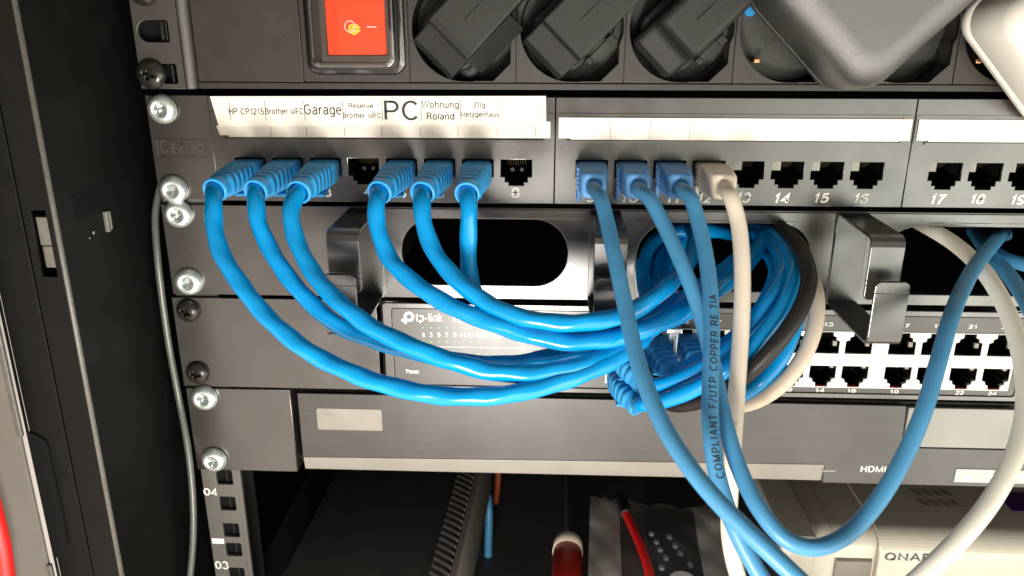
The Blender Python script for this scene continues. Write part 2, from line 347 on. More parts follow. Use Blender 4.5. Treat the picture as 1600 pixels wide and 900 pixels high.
def smooth_path(pts, step=1.3):
    pts = [Vector(p) for p in pts]
    e = [pts[0]*2-pts[1]]+pts+[pts[-1]*2-pts[-2]]; out = []
    for i in range(1, len(e)-2):
        p0, p1, p2, p3 = e[i-1:i+3]
        t1 = max((p1-p0).length, 1e-6)**.5; t2 = t1+max((p2-p1).length, 1e-6)**.5; t3 = t2+max((p3-p2).length, 1e-6)**.5
        n = max(2, int((p2-p1).length/step))
        for k in range(n):
            t = t1+(t2-t1)*k/n
            A1 = p0*((t1-t)/t1)+p1*(t/t1); A2 = p1*((t2-t)/(t2-t1))+p2*((t-t1)/(t2-t1)); A3 = p2*((t3-t)/(t3-t2))+p3*((t-t2)/(t3-t2))
            B1 = A1*((t2-t)/t2)+A2*(t/t2); B2 = A2*((t3-t)/(t3-t1))+A3*((t-t1)/(t3-t1))
            out.append(B1*((t2-t)/(t2-t1))+B2*((t-t1)/(t2-t1)))
    out.append(pts[-1])
    for _ in range(3):                        # relax kinks
        out = [out[0]]+[(out[i-1]+out[i]*2+out[i+1])/4 for i in range(1, len(out)-1)]+[out[-1]]
    return out
def tube(mb, path, r, n=18, ripple=0, flat=1, mi=0, seed=0):
    rings = []; T = []
    for i in range(len(path)): T.append((path[min(i+1, len(path)-1)]-path[max(i-1, 0)]).normalized())
    N = T[0].orthogonal().normalized(); s = 0; ph = seed*1.7
    for i, p in enumerate(path):
        if i: s += (p-path[i-1]).length
        N = (N-T[i]*N.dot(T[i])).normalized(); B = T[i].cross(N); ring = []
        for k in range(n):
            a = 2*math.pi*k/n
            rr = r*(1+ripple*math.sin(2*a+s*.42+ph)+ripple*.5*math.sin(3*a-s*.27+ph))
            ring.append(p+N*(rr*math.cos(a))+B*(rr*math.sin(a)*flat))
        rings.append(ring)
    return mb.rings(rings, mi=mi)
def sring(c, ax, up, hw, hh, n=4, k=28):
    o = []
    for i in range(k):
        a = 2*math.pi*i/k; ca, sa = math.cos(a), math.sin(a)
        o.append(Vector(c)+Vector(ax)*(hw*math.copysign(abs(ca)**(2/n), ca))+Vector(up)*(hh*math.copysign(abs(sa)**(2/n), sa)))
    return o
AX, UZ = Vector((1, 0, 0)), Vector((0, 0, 1))

# ------------------------------------------------------------------ screws (one of each kind, then copies)
def make_screw(r, h, m1, m2, ring):
    prof = [(0.01, h), (r*.35, h*.985), (r*.62, h*.88), (r*.84, h*.62), (r*.97, h*.28), (r, 0.0), (r*1.0, -.3)]
    if ring: prof = [(0.01, h*.9), (r*.46, h*.88), (r*.52, h*1.0), (r*.7, h*.93), (r*.87, h*.66), (r*.98, h*.3), (r, 0), (r, -.3)]
    mb = MB(); mb.rings([[(q*math.cos(2*math.pi*k/36), -z, q*math.sin(2*math.pi*k/36)) for k in range(36)] for q, z in prof[::-1]])
    o = mb.build('screw', [m1, m2])
    cut = MB(); L = r*.50; w = r*.115
    for a in (0, math.pi/2):
        b = MB(); b.box(-L, L, h*.28, h+1, -w, w, mi=1); b.v = [Vector((v.x*(1.0 if -v.y > h else .55), v.y, v.z)) for v in b.v]
        b.move(Matrix.Rotation(a+.0003, 4, 'Y')); cut.v, cut.f, cut.sm, cut.mi = cut.v, cut.f, cut.sm, cut.mi
        o2 = len(cut.v); cut.v += b.v; cut.f += [[i+o2 for i in f] for f in b.f]; cut.sm += b.sm; cut.mi += b.mi
    res = o
    half = len(cut.v)//2
    for part in (0, 1):
        c = MB(); c.v = cut.v[part*half:(part+1)*half]; c.f = [[i-part*half for i in f] for f in cut.f[part*6:(part+1)*6]]; c.sm = [False]*6; c.mi = [1]*6
        co = c.build('cutter', [m1, m2])
        md = res.modifiers.new('cross', 'BOOLEAN'); md.object = co; md.operation = 'DIFFERENCE'; md.solver = 'EXACT'
        dg = bpy.context.evaluated_depsgraph_get()
        me = bpy.data.meshes.new_from_object(res.evaluated_get(dg)); res.modifiers.clear(); res.data = me
        bpy.data.objects.remove(co)
    me = res.data; bpy.data.objects.remove(res); me.name = 'screw'
    return me
SCREW_Z = make_screw(6.1, 3.4, 'zinc', 'zrecess', True)
SCREW_B = make_screw(5.5, 2.9, 'bscrew', 'recess', False)
SCREW_BB = make_screw(6.1, 3.0, 'bscrew', 'recess', False)
def screw(me, x, z, parent, rot, d=.6):
    o = bpy.data.objects.new('screw', me); COL.objects.link(o); o.parent = parent
    o.location = (Vector((x, -d, z))-Vector(parent['_o']))*MM; o.rotation_euler = (random.uniform(-.05, .05), rot, random.uniform(-.05, .05))
    return o

# ================================================================== THE SETTING
mb = MB(); mb.box(-20, 620, -420, 55, -306, -300); tag(mb.build('cabinet_floor', 'box'), kind='structure')
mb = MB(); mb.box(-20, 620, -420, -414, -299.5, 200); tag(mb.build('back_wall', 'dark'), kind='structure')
mb = MB(); mb.box(560, 566, -413, 20, -299.5, 200); tag(mb.build('unseen_side_wall', 'dark'), kind='structure')  # unseen, added to keep room light out of the cabinet
mb = MB(); mb.box(-20, 566, -413, 10, 200.5, 206); tag(mb.build('unseen_ceiling', 'dark'), kind='structure')  # unseen roof, added so the inside stays dark

# ------------------------------------------------------------------ the cabinet itself
cab = thing('server_cabinet', 'black steel cabinet frame at far left with highlighted worn edge and grey slot clip', 'cabinet', (-12, -55, -300))
# corner post: a front face with a long slot, a rounded bright edge, and an inner side wall running back
mb = MB(); plate(mb, rect(-24.4, -13.4, -299, 150), [rect(-21.4, -15.6, -61.8, -36.4)], 53.4, 55, .25)
mb.box(-24.4, -13.4, 20, 21, -299, 150)
mb.build('corner_post', 'cab', cab)
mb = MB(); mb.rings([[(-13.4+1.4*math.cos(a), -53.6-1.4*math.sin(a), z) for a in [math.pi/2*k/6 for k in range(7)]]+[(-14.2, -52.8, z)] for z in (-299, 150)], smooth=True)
mb.build('rounded_edge', 'cabedge', cab)  # pale colour carries the highlight along the worn corner
mb = MB(); mb.box(-13.6, -12, -413, 53.4, -299, 150); mb.build('inner_side', 'cab', cab)
mb = MB(); mb.box(-21.2, -16.0, 50.5, 52.8, -50.2, -39.4); mb.box(-21.0, -15.8, 49.5, 52.4, -59.0, -50.6)
mb.build('latch_clip', 'clip', cab, .3)
a = P(155, 345, 20)
mb = MB(); mb.box(-12.0, -10.8, 20.6, 21.6, -52, -44.4); mb.box(-12.0, -10.4, 22.8, 24.6, -52.4, -44); mb.box(-12.0, -11.4, 33, 34, -51, -49.6); mb.box(-12.0, -11.5, 36.4, 37, -52, -51.2)
mb.build('cable_tab', 'clip', cab, .2)
mb = MB(); mb.box(-11.98, -11.93, 15, 43, -42.5, -33); mb.build('side_slot', 'dark', cab)
# folded sheet left of the post, with a thin bright seam, and the door edge with its notch
mb = MB(); plate(mb, rect(-39, -24.8, -299, 150), [], 54.2, 55.4, .35); mb.build('folded_sheet', 'cab', cab)
mb = MB(); mb.box(-39.2, -24.6, 20, 53, -299, 150); mb.build('frame_core', 'dark', cab)
mb = MB(); plate(mb, [(-39, -299), (-39, -186.3), (-37, -185.8), (-32.8, -181), (-32, -178), (-32, -133), (-33, -130), (-37, -127.2), (-39, -126.6), (-39, 150),
                      (-39.6, 150), (-39.6, -299)], [], 55.45, 56.6, .1)
mb.build('notch_shade', 'dark', cab)  # flat dark sheet standing in for the shade of the door notch
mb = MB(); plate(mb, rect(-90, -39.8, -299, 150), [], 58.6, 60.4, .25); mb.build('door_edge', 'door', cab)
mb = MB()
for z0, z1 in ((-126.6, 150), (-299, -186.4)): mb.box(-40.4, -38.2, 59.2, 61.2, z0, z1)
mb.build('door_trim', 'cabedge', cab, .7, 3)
# numbered mounting rail
rail_holes = [(-178.2, -186.4), (-193.2, -201.1), (-208.6, -216.6), (-220.2, -228.0), (-235.0, -243), (-250, -258), (-266, -274)]
mb = MB(); plate(mb, rect(.2, 17.2, -299, -.5), [rrect(7.2, 15.4, b, t, .7, 2) for t, b in rail_holes], -4, -2.1, .15)
mb.box(17.3, 19.4, -4, -2.2, -299, -.5); mb.box(.2, 1.6, -60, -4, -299, -.5)
rail = subpart_fix(mb.build('mounting_rail', 'rail', cab), cab)
for s, (u0, v0, u1, v1) in (('04', (319, 762, 338, 774)), ('03', (337, 877, 356, 889))):
    ptext(s, u0, v0, u1, v1, -2.05, 'wink', rail, name='rail_number', bold=.25)
mb = MB(); mb.box(.9, 7.0, -2.1, -1.95, -220.6, -217.6); mb.build('unit_tick', 'wink', rail)
mb = MB(); mb.box(.2, 17.2, -5.2, -5, -299, 60); mb.box(6, 17, -30, -5.2, -299, -298); mb.build('rail_back', 'dark', cab)
mb = MB()
for t, b in rail_holes: mb.box(11.5, 12.2, -4.9, -4.2, b+.3, t-.3)
mb.build('rail_rib', 'bscrew', rail)

# ================================================================== POWER STRIP
pdu = thing('power_strip', 'black power strip across the top with a lit red rocker switch', 'power strip', (180, 0, 2))
def slot(x0, x1, z0, z1):
    r = (z1-z0)/2; o = []
    for k in range(9):
        t = math.pi/2+math.pi*k/8; o.append((x0+r+r*math.cos(t), (z0+z1)/2+r*math.sin(t)))
    return [(x1, z1-.6), (x1-.6, z1)]+o+[(x1-.6, z0), (x1, z0+.6)]
mb = MB(); plate(mb, rect(0, 18.6, 2.3, 60), [slot(1.6, 14.4, 20.6, 29.0), slot(1.6, 15.6, 4.4, 12.2)], 0, 2, .25)
prof = [(18.4, -2), (19.6, -2.0), (20.8, -1.7), (21.8, -1.0), (22.6, .2), (22.9, 1.6), (22.9, 8), (18.4, 8)]
mb.prism(prof, 2.3, 60, 'z', smooth=True); mb.build('mounting_ear', 'ear', pdu)
mb = MB(); mb.box(.5, 18, -4.6, -2.4, 3, 59); mb.build('slot_shade', 'dark', pdu)  # dark sheet added so the ear slots look shaded inside
mb = MB(); mb.box(10.2, 11.6, -2.2, .2, 20.9, 28.7); mb.box(12.6, 13.3, -2.2, 1.0, 20.9, 28.7); mb.box(13.0, 13.7, -2.2, 1.0, 4.8, 11.8)
mb.build('ear_nut', 'bscrew', pdu, .2)
screw(SCREW_BB, 5.2, 8.2, pdu, .35, 2.4); screw(SCREW_BB, 6.6, 40.2, pdu, .8, 2.4)
XM = [23.4, 67.05, 110.4, 153.3, 196.3, 239.2, 282.1, 325.0, 367.9]
mb = MB(); mb.box(23.0, 420, -50, -14, 2.3, 60); mb.box(23.0, 420, -14, 0.0, 2.3, 4.85)
for x in XM[1:]: mb.box(x-.55, x+.55, -14, -1.2, 4.85, 60)
mb.build('housing', 'plastic', pdu, .3)
mb = MB(); plate(mb, rect(XM[0]+.1, XM[1]-.25, 5.15, 60), [], -3, 0, .2); mb.build('blank_module', 'plastic', pdu)
# rocker switch module
mb = MB(); plate(mb, rect(XM[1]+.25, XM[2]-.25, 5.15, 60), [rect(77.6, 102.4, 15.2, 37.2)], -3, 0, .2)
mb.box(77.6, 102.4, -9, -8, 15.2, 37.2)
swm = subpart_fix(mb.build('rocker_switch', 'plastic', pdu), pdu)
mb = MB(); plate(mb, rrect(75.6, 104.2, 13.0, 39.6, 1.2), [rect(78.1, 101.9, 15.6, 36.8)], .1, 2.2, .35); mb.build('switch_bezel', 'bezel', swm)
mb = MB(); mb.add([(78.4, -2.2, 15.9), (78.4, -2.2, 36.5), (83.2, -3.4, 36.5), (83.2, -3.4, 15.9), (101.6, -1.0, 15.9), (101.6, -1.0, 36.5),
                   (78.4, 6, 15.9), (78.4, 6, 36.5), (101.6, 6, 36.5), (101.6, 6, 15.9)],
                  [(0, 1, 2, 3), (3, 2, 5, 4), (0, 3, 4, 9, 6), (1, 7, 8, 5, 2), (0, 6, 7, 1), (4, 5, 8, 9)])
mb.build('rocker', 'lamp', swm, .3)
def on_rocker(x): return 3.4-(x-83.2)/18.4*2.4
g = MB(); me = curve_mesh([circ(0, 0, 2.3, 40), circ(0, 0, 1.85, 40)])
g.mesh(me, Matrix.Translation((88.0, -on_rocker(88)-.12, 26.6)) @ Matrix.Rotation(math.atan(2.4/18.4), 4, 'Z') @ STAND); bpy.data.meshes.remove(me)
g.box(94.4, 98.2, on_rocker(96.2)-.3, on_rocker(96.2)+.32, 26.2, 26.7); g.build('rocker_symbol', 'wink', swm)
g = MB()
for i in range(-4, 6):
    for j in range(-4, 4):
        if (i*.8)**2+(j*.95)**2 < 17 and random.random() < .9:
            x, z = 89.4+i*.46, 25.7+j*.5; g.box(x-.14, x+.14, on_rocker(x)-.2, on_rocker(x)+.09, z-.15, z+.15)
g.build('neon_lamp', 'glow', swm)
# clear hinged cover: domed shell with a thick moulded rim
def crr(x0, x1, z0, z1, r, d, n=6): return [Vector((p[0], -d, p[1])) for p in rrect(x0, x1, z0, z1, r, n)]
mb = MB(); mb.rings([crr(69.4, 109.2, 8.0, 58, 5, .1), crr(69.4, 109.2, 8.0, 58, 5, 1.2), crr(70.0, 108.6, 8.6, 57.4, 4.6, 1.8), crr(71.4, 107.2, 10.0, 56, 4, 1.8),
                     crr(71.8, 106.8, 10.4, 55.6, 3.8, 3.6), crr(72.2, 106.4, 10.8, 55.2, 3.6, 7.6), crr(72.9, 105.7, 11.5, 54.5, 3.2, 8.4),
                     crr(74.3, 104.3, 12.9, 53.1, 2.2, 8.4), crr(74.3, 104.3, 12.9, 53.1, 2.2, 7.7), crr(73.0, 105.6, 11.6, 54.4, 3.0, 7.2), crr(72.6, 106.0, 11.2, 54.8, 3.4, .1)], False, False)
mb.build('cover_rim', 'rim', swm)
mb = MB(); plate(mb, rrect(74.3, 104.3, 12.9, 53.1, 2.2), [], 7.7, 8.2, .1); mb.build('clear_cover', 'clear', swm)
# the socket modules
for k in range(6):
    x0, x1 = XM[2+k]+.25, XM[3+k]-.25; cx = (XM[2+k]+XM[3+k])/2+.6; cz = 26.0; R = 20.4
    hole = [(cx+R*math.cos(math.radians(a)), cz+R*math.sin(math.radians(a))) for a in range(70, 271, 5)]
    hole += [(cx+3.2, cz-R-.05), (cx+4.2, cz-20.2), (cx+11.6, cz-20.2), (cx+18.6, cz-13.4), (cx+18.7, cz-6)]
    hole += [(cx+R*.985*math.cos(math.radians(a)), cz+R*.985*math.sin(math.radians(a))) for a in range(-8, 66, 6)]
    mb = MB(); plate(mb, rect(x0, x1, 5.15, 60), [hole], -3, 0, .2)
    mb.rings([[(p[0], 0.4, p[1]) for p in hole], [(p[0], 13.5, p[1]) for p in hole]], False, False, False)
    so = subpart_fix(mb.build('socket', 'plastic', pdu, fixn=False), pdu)
    mb = MB(); plate(mb, circ(cx, cz, 20.2, 40), [circ(cx-9*.707, cz+9*.707, 2.6, 16), circ(cx+9*.707, cz-9*.707, 2.6, 16)], -14, -12.5 if k != 3 else -8, .1)
    mb.build('socket_insert', 'socket', so)
    for sx in ((1,) if k > 2 else ()):
        mb = MB(); mb.box(-1.2, 1.2, -12, -1.5, -.9, .9); mb.move(Matrix.Translation((cx-17.4*.72*(1 if sx > 0 else -1), 0, cz-17.4*.70*(1 if sx > 0 else -1))))
        mb.build('earth_contact', 'copper', so, .5)
    if k == 3:
        mb = MB(); me = curve_mesh([circ(0, 0, 2.1, 30), circ(0, 0, 1.8, 30)]); mb.mesh(me, Matrix.Translation((cx-8.4, 7.9, cz-4.6)) @ STAND); bpy.data.meshes.remove(me)
        for a, l in ((.9, 1.5), (2.2, 1.2), (.1, .8)):
            b = MB(); b.box(-l, l, -7.98, -7.9, -.13, .13); b.move(Matrix.Translation((cx-8.4, 0, cz-4.6)) @ Matrix.Rotation(a, 4, 'Y')); mb.v, n0 = mb.v+b.v, len(mb.v)
            mb.f += [[i+n0 for i in f] for f in b.f]; mb.sm += b.sm; mb.mi += b.mi
        mb.build('test_mark', 'ink', so)
    if k in (3, 4):
        mb = MB(); px = P(1173, 6, -5) if k == 3 else P(1418, 66, -11)
        q = 1 if k == 3 else .62; mb.rings([sring((px.x, d, px.z), AX, UZ, 2.4*q, 4.6*q, 2.2) for d in ((4, 12) if k == 3 else (11.5, 12.4))]); mb.build('blue_shutter', 'bluepart', so)

# ------------------------------------------------------------------ plugs in the strip (seated in the sockets, cables leaving up right)
def angled_plug(cx, cz, label, ribbed, rnd):
    t = thing('power_plug', label, 'plug', (cx, 0, cz), 'angled black power plugs in the strip')
    Mx = Matrix.Translation((cx, 0, cz)) @ Matrix.Rotation(-math.pi/4, 4, 'Y')     # local x runs up right
    # base seated in the socket recess
    mb = MB(); ring = [(18.2*math.cos(a), 16.0*math.sin(a)) for a in [2*math.pi*k/40 for k in range(40)]]
    ring = [(max(p[0], -17.2), min(max(p[1], -13.2), 14.2)) for p in ring]
    mb.rings([[(p[0]*q, -d, p[1]*q) for p in ring] for d, q in ((-11.5, .97), (-1, .97), (.6, .93), (1.0, .86))], smooth=False)
    mb.move(Mx); mb.build('plug_base', 'plug', t, .4)
    # angled body
    prof = [(-18.0, 9), (-17.6, -1.5), (-15.5, -4.5), (-6.6, -8.5), (-6.0, -14.2), (-3, -15.6), (30, -17.5), (60, -16.5), (60, -3), (14, -1.2), (13, 9)]
    hw0, hw1 = (10.4, 10.6)
    b = MB(); b.prism(prof, -hw0, hw1, 'z'); b.v = [Vector((v.x, v.y, v.z*(1 if v.x < 10 else 1-.12*(v.x-10)/40))) for v in b.v]
    b.move(Mx); b.build('plug_body', 'plug', t, .9 if not rnd else 3.0, 4)
    b = MB(); b.box(-5, -2.4, 1.2, 4.4, -14.6, -11.8); b.box(6, 9.4, .2, 3.4, -15.4, -11.8); b.move(Mx); b.build('plug_key', 'plug', t, .5)
    b = MB(); b.box(4, 26, 16.6, 17.15, -.18, .18); b.move(Mx); b.build('mould_seam', 'ink', t)
    if ribbed:
        b = MB()
        b.add([(-6.4, -14.2, -9.6), (17, -15.2, -9.6), (17, -2, -16.6), (-6.4, -2, -16.6), (-6.4, -2, -9.6), (17, -2, -9.6)],
              [(0, 1, 2, 3), (0, 3, 4), (1, 5, 2), (3, 2, 5, 4), (0, 4, 5, 1)])
        for i in range(9):
            f = (i+.5)/9; y = -14.0+f*12.0; z = -9.8-f*6.9; e = -.9*(1-f)
            b.add([(-6.6, y-.34, z), (17, y-.34+e, z), (17, y+.34+e, z), (-6.6, y+.34, z), (-6.6, y-.85, z-.75), (17, y-.85+e, z-.75), (17, y-.35+e, z-1.0), (-6.6, y-.35, z-1.0)],
                  [(0, 1, 2, 3), (4, 7, 6, 5), (0, 4, 5, 1), (1, 5, 6, 2), (2, 6, 7, 3), (3, 7, 4, 0)])
        b.move(Mx); b.build('ribbed_grip', 'brick', t)
        b = MB(); b.rings([sring((-9.5, -d, -12.0), AX, UZ, q, q, 2.4) for d, q in ((-9, 4.4), (-5, 4.4), (-3.4, 3.8), (-3, 1.5))]); b.move(Mx); b.build('cable_boss', 'plug', t)
    return t
angled_plug(132.2, 26, 'black angled plug with ribbed grip in the first socket right of red switch', True, False)
angled_plug(175.6, 26, 'black angled plug with square edges between the ribbed plug and the rounded plug', False, False)
angled_plug(218.4, 26, 'black angled plug with soft rounded body, left of the big black adapter', False, True)

def brick(cx, cz, ang, L, Wd, d0, d1, r, m, name, label, cat, taper=2.0):
    t = thing(name, label, cat, (cx, -d0, cz))
    Mx = Matrix.Translation((cx, 0, cz)) @ Matrix.Rotation(-ang, 4, 'Y')
    def ring(d, q): return [Vector((p[0], -d, p[1])) for p in rrect(q, L-q, q, Wd-q, max(2.5, r-q*.5), 8)]
    bv = 11 if m == 'brick' else 8; e = d1-bv
    secs = [(d0, .8), (d0+.8, 0), (d0+7, 0)]
    b = MB(); b.rings([ring(*s_) for s_ in secs]); b.move(Mx); b.build('back_shell', m, t)
    secs = [(d0+7.15, .25), (d0+7.5, 0.05), (e, taper)]+[(e+bv*math.sin(a), taper+bv*(1-math.cos(a))) for a in [math.pi/2*k/10 for k in range(1, 11)]]
    b = MB(); b.rings([ring(*s_) for s_ in secs]); b.move(Mx); b.build('front_shell', m, t)
    b = MB(); b.box(L*.3, L*.7, -12, d0+.5, Wd*.35, Wd*.65); b.move(Mx); b.build('plug_pins', m, t)
    return t
brick(279.4, -2.2, math.radians(45.5), 80, 62, 3, 38, 13, 'brick', 'power_adapter', 'large black grained power adapter block hanging corner down over the strip', 'adapter')
brick(318.0, 29.5, math.radians(-47), 58, 52, 4, 36, 10, 'adapter', 'power_adapter', 'white power adapter at the top right corner of the strip', 'adapter')

# ================================================================== PATCH PANEL
pp = thing('patch_bay', 'black patch panel with white label strips and port numbers below the power strip', 'patch panel', (230, 0, -44))
B0, BW, PPX = 26.39, 143.01, 15.98
mb = MB(); plate(mb, rect(0, 26.2, -44.1, -.5), [], -2, 0, .2)
ear = subpart_fix(mb.build('mounting_ear', 'panel', pp), pp)
a, b_ = P(247, 246, 0), P(325, 218, 0)
mb = MB(); plate(mb, rrect(a.x, b_.x, a.z, b_.z, .6), [rrect(a.x+.35, b_.x-.35, a.z+.35, b_.z-.35, .4)], -.2, .28, .05)
mb.build('embossed_frame', 'panel', ear)
me = text_mesh('Cat.5e', .3); mb = MB(); mb.mesh(me); bpy.data.meshes.remove(me)
xs = [v.x for v in mb.v]; k = (b_.x-a.x-2.4)/(max(xs)-min(xs))
mb.v = [Vector((a.x+1.3+(v.x-min(xs))*k, -.14, a.z+2.2+v.y*k)) for v in mb.v]; mb.build('embossed_lettering', 'ear', ear, fixn=False)
for x, z, r in ((7.1, -5.9, .5), (7.3, -39.6, 1.1)): screw(SCREW_Z, x, z, pp, r)
NUMPX = {4: (568, 291, 578, 305), 8: (799, 293, 812, 309), 9: (915, 300, 931, 316), 10: (969, 300, 997, 317), 11: (1040, 300, 1060, 317), 12: (1089, 300, 1112, 317), 13: (1149, 299, 1172, 317),
         14: (1208, 300, 1233, 317), 15: (1270, 300, 1295, 317), 16: (1332, 301, 1357, 318), 17: (1452, 302, 1477, 319), 18: (1514, 302, 1539, 319), 19: (1577, 303, 1602, 320)}
def jack(px):       # stepped opening of a jack, key down
    z0 = -25.7
    return [(px-6.5, z0), (px-6.5, -33), (px-4.7, -33), (px-4.7, -35.1), (px-3.1, -35.1), (px-3.1, -36.6), (px+3.1, -36.6), (px+3.1, -35.1),
            (px+4.7, -35.1), (px+4.7, -33), (px+6.5, -33), (px+6.5, z0)]
def port_x(i): k, j = divmod(i-1, 8); return B0+BW*(k+.5)+(j-3.5)*PPX-.3
def cavity(mb, poly, d0, depth): 
    n = len(poly)
    mb.add([(p[0], -d0, p[1]) for p in poly]+[(p[0], depth, p[1]) for p in poly], [list(range(n, 2*n))]+[(i, (i+1) % n, (i+1) % n+n, i+n) for i in range(n)])
for k in range(3):
    x0, x1 = B0+BW*k+.18, B0+BW*(k+1)-.18
    ports = [8*k+j+1 for j in range(8)]
    mb = MB(); plate(mb, rect(x0, x1, -44.2, -.5), [jack(port_x(i)) for i in ports], -2, 1.0, .18)
    mb.box(x0+1.0, x1-1.0, 0.9, 1.5, -7.2, -6.8); mb.box(x0+4.6, x1-4.6, .9, 2.2, -18.4, -17.5)
    mb.box(x0+.4, x0+4.6, .9, 1.3, -18.0, -7); mb.box(x1-4.6, x1-.4, .9, 1.3, -18.0, -7)
    blk = subpart_fix(mb.build('port_block', 'panel', pp), pp)
    for i in ports:
        if i > 20: break
        mb = MB(); cavity(mb, [(p[0]*1+0, p[1]) for p in jack(port_x(i))], -.4, 15)
        for q in range(8): mb.add([(port_x(i)-3.6+q*1.02+dx, y, z) for dx in (-.2, .2) for y, z in ((5, -26.2), (13, -30.5))], [(0, 1, 3, 2)], mi=1)
        if i in (4, 8):
            for sx in (-2, 2): mb.rings([sring((port_x(i)+sx, y, -31.6), AX, UZ, q, q, 2, 12) for y, q in ((9, .75), (8.6, .75), (8.6, .5), (9, .5))], mi=2)
        if i > 12: mb.box(port_x(i)-6.4, port_x(i)-1.5, -5, -4, -30.2, -25.8, mi=3)  # pale block paints the lit inner wall at the upper left
        mb.build('port', ['dark', 'gold', 'dink', 'cream'], blk)
        if i in NUMPX and i != 4 or i == 4:
            pass
        if i in NUMPX:
            u0, v0, u1, v1 = NUMPX[i]; ptext(str(i), u0, v0, u1, v1, 1.0, 'wink', blk, name='port_number', bold=.3 if k == 0 else .4, shear=0 if k == 0 else .22)
        else:
            px = port_x(i); w = 1.5 if i < 10 else 3
            text(str(i), px-w, px+w, -42.2, -38.4, 1.0, 'wink', blk, name='port_number', bold=.3 if k == 0 else .4, shear=0 if k == 0 else .22)
# label strips
def strip(poly, d0, d1, m, name, parent): mb = MB(); plate(mb, poly, [], d0, d1, .02); return mb.build(name, m, parent)
q = [P(*t) for t in ((338, 196, 1.6), (860, 190, 1.6), (860, 216, 1.6), (358, 214, 1.6), (358, 211, 1.6), (344, 211, 1.6))]
st = subpart_fix(strip([(v.x, v.z) for v in q], 1.55, 1.75, 'card', 'label_strip', pp), pp)
mb = MB()
for u in (424, 480, 539, 597, 657, 716, 777, 837):
    p0, p1 = P(u-.3, 213, 1.8), P(u-.3, 198, 1.8); mb.box(p0.x-.09, p0.x+.09, 1.7, 1.84, p0.z, p1.z)
mb.build('cell_line', 'greyink', st)
q = [P(*t) for t in ((328, 150.5, 2.2), (853, 150, 2.2), (853.5, 194, 2.2), (342, 198, 2.2))]
lab = subpart_fix(strip([(v.x, v.z) for v in q], 2.0, 2.2, 'paper', 'printed_label', pp), pp)
mb = MB()
for u0, u1 in ((357, 361), (413, 416), (474, 477), (534, 537), (595, 598), (657, 659), (719, 720), (782, 783), (844, 845)):
    p0, p1 = P(u1, 188, 2.2), P(u0, 157, 2.2); mb.box(p0.x-.12, p0.x+.12, 2.1, 2.27, p0.z, p1.z)
mb.build('cell_line', 'greyink', lab)
for s, u0, v0, u1, v1, m in (('HP CP1215', 358, 168.5, 412, 179, 'ink'), ('Brother MFC', 415, 168, 473, 179, 'ink'), ('Garage', 476, 163, 533, 183, 'ink'),
                          ('Reserve', 545, 161, 583, 170, 'ink'), ('Brother MFC', 536, 175.5, 595, 185, 'ink'), ('PC', 601, 157, 652, 188, 'ink'),
                          ('Wohnung', 659, 157, 717, 171.5, 'ink'), ('Roland', 667, 176, 710, 187, 'ink'), ('Zltg.', 740, 159.5, 760, 170, 'ink'), ('Metzgerhaus', 720, 174, 780, 184.5, 'ink')):
    ptext(s, u0, v0, u1, v1, 2.22, m, lab, bold=.18 if v1-v0 < 13 else .1)
for (ul, ur, vt, vb, cells) in ((873, 1424, 182.5, 216.5, (954, 1016, 1078)), (1434, 2000, 185, 221.5, ())):
    p = P(ul, (vt+vb)/2, 1.6); p2 = P(ur, (vt+vb)/2, 1.6)
    st = subpart_fix(strip([(p.x, -8.4), (p2.x, -8.4), (p2.x, -16.9), (p2.x-4, -16.9), (p2.x-4.4, -17.2), (p.x+5, -17.2), (p.x+4.6, -16.7), (p.x, -16.7)], 1.55, 1.8, 'paper', 'label_strip', pp), pp)
    mb = MB()
    for u in cells:
        p0 = P(u, 200, 1.8); mb.box(p0.x-.08, p0.x+.08, 1.7, 1.86, -17, -8.6)
    if cells: mb.build('cell_line', 'greyink', st)

# ================================================================== CABLE MANAGER
cm = thing('cable_manager', 'black cable panel with long oval openings and metal hooks below the numbered ports', 'cable manager', (230, 0, -88))
holes = [rrect(104.0, 175.6, -81.0, -51.4, 14.2, 8), rrect(205.2, 278.4, -82.2, -52.2, 14.2, 8), rrect(307.4, 381, -82.4, -52.6, 14.2, 8)]
mb = MB(); plate(mb, rect(0, 420, -87.3, -46.4), holes, -2, 0, .3)
mb.rings([[(x, 2, z) for x, z in rect(0.6, 419, -86.7, -47)], [(x, 12, z) for x, z in rect(.6, 419, -86.7, -47)]], False, False, False)
mb.build('front_panel', 'panel', cm)
mb = MB()
for x0, x1 in ((97.3, 184.0), (197.2, 286.6), (299.2, 389)): mb.box(x0, x1, -.2, .5, -51.0, -46.9) ; 
mb.build('fold_strip', 'panel', cm, .35)
for x, z, r in ((7.8, -50.2, .2), (8.3, -81.0, .9)): screw(SCREW_Z, x, z, cm, r)
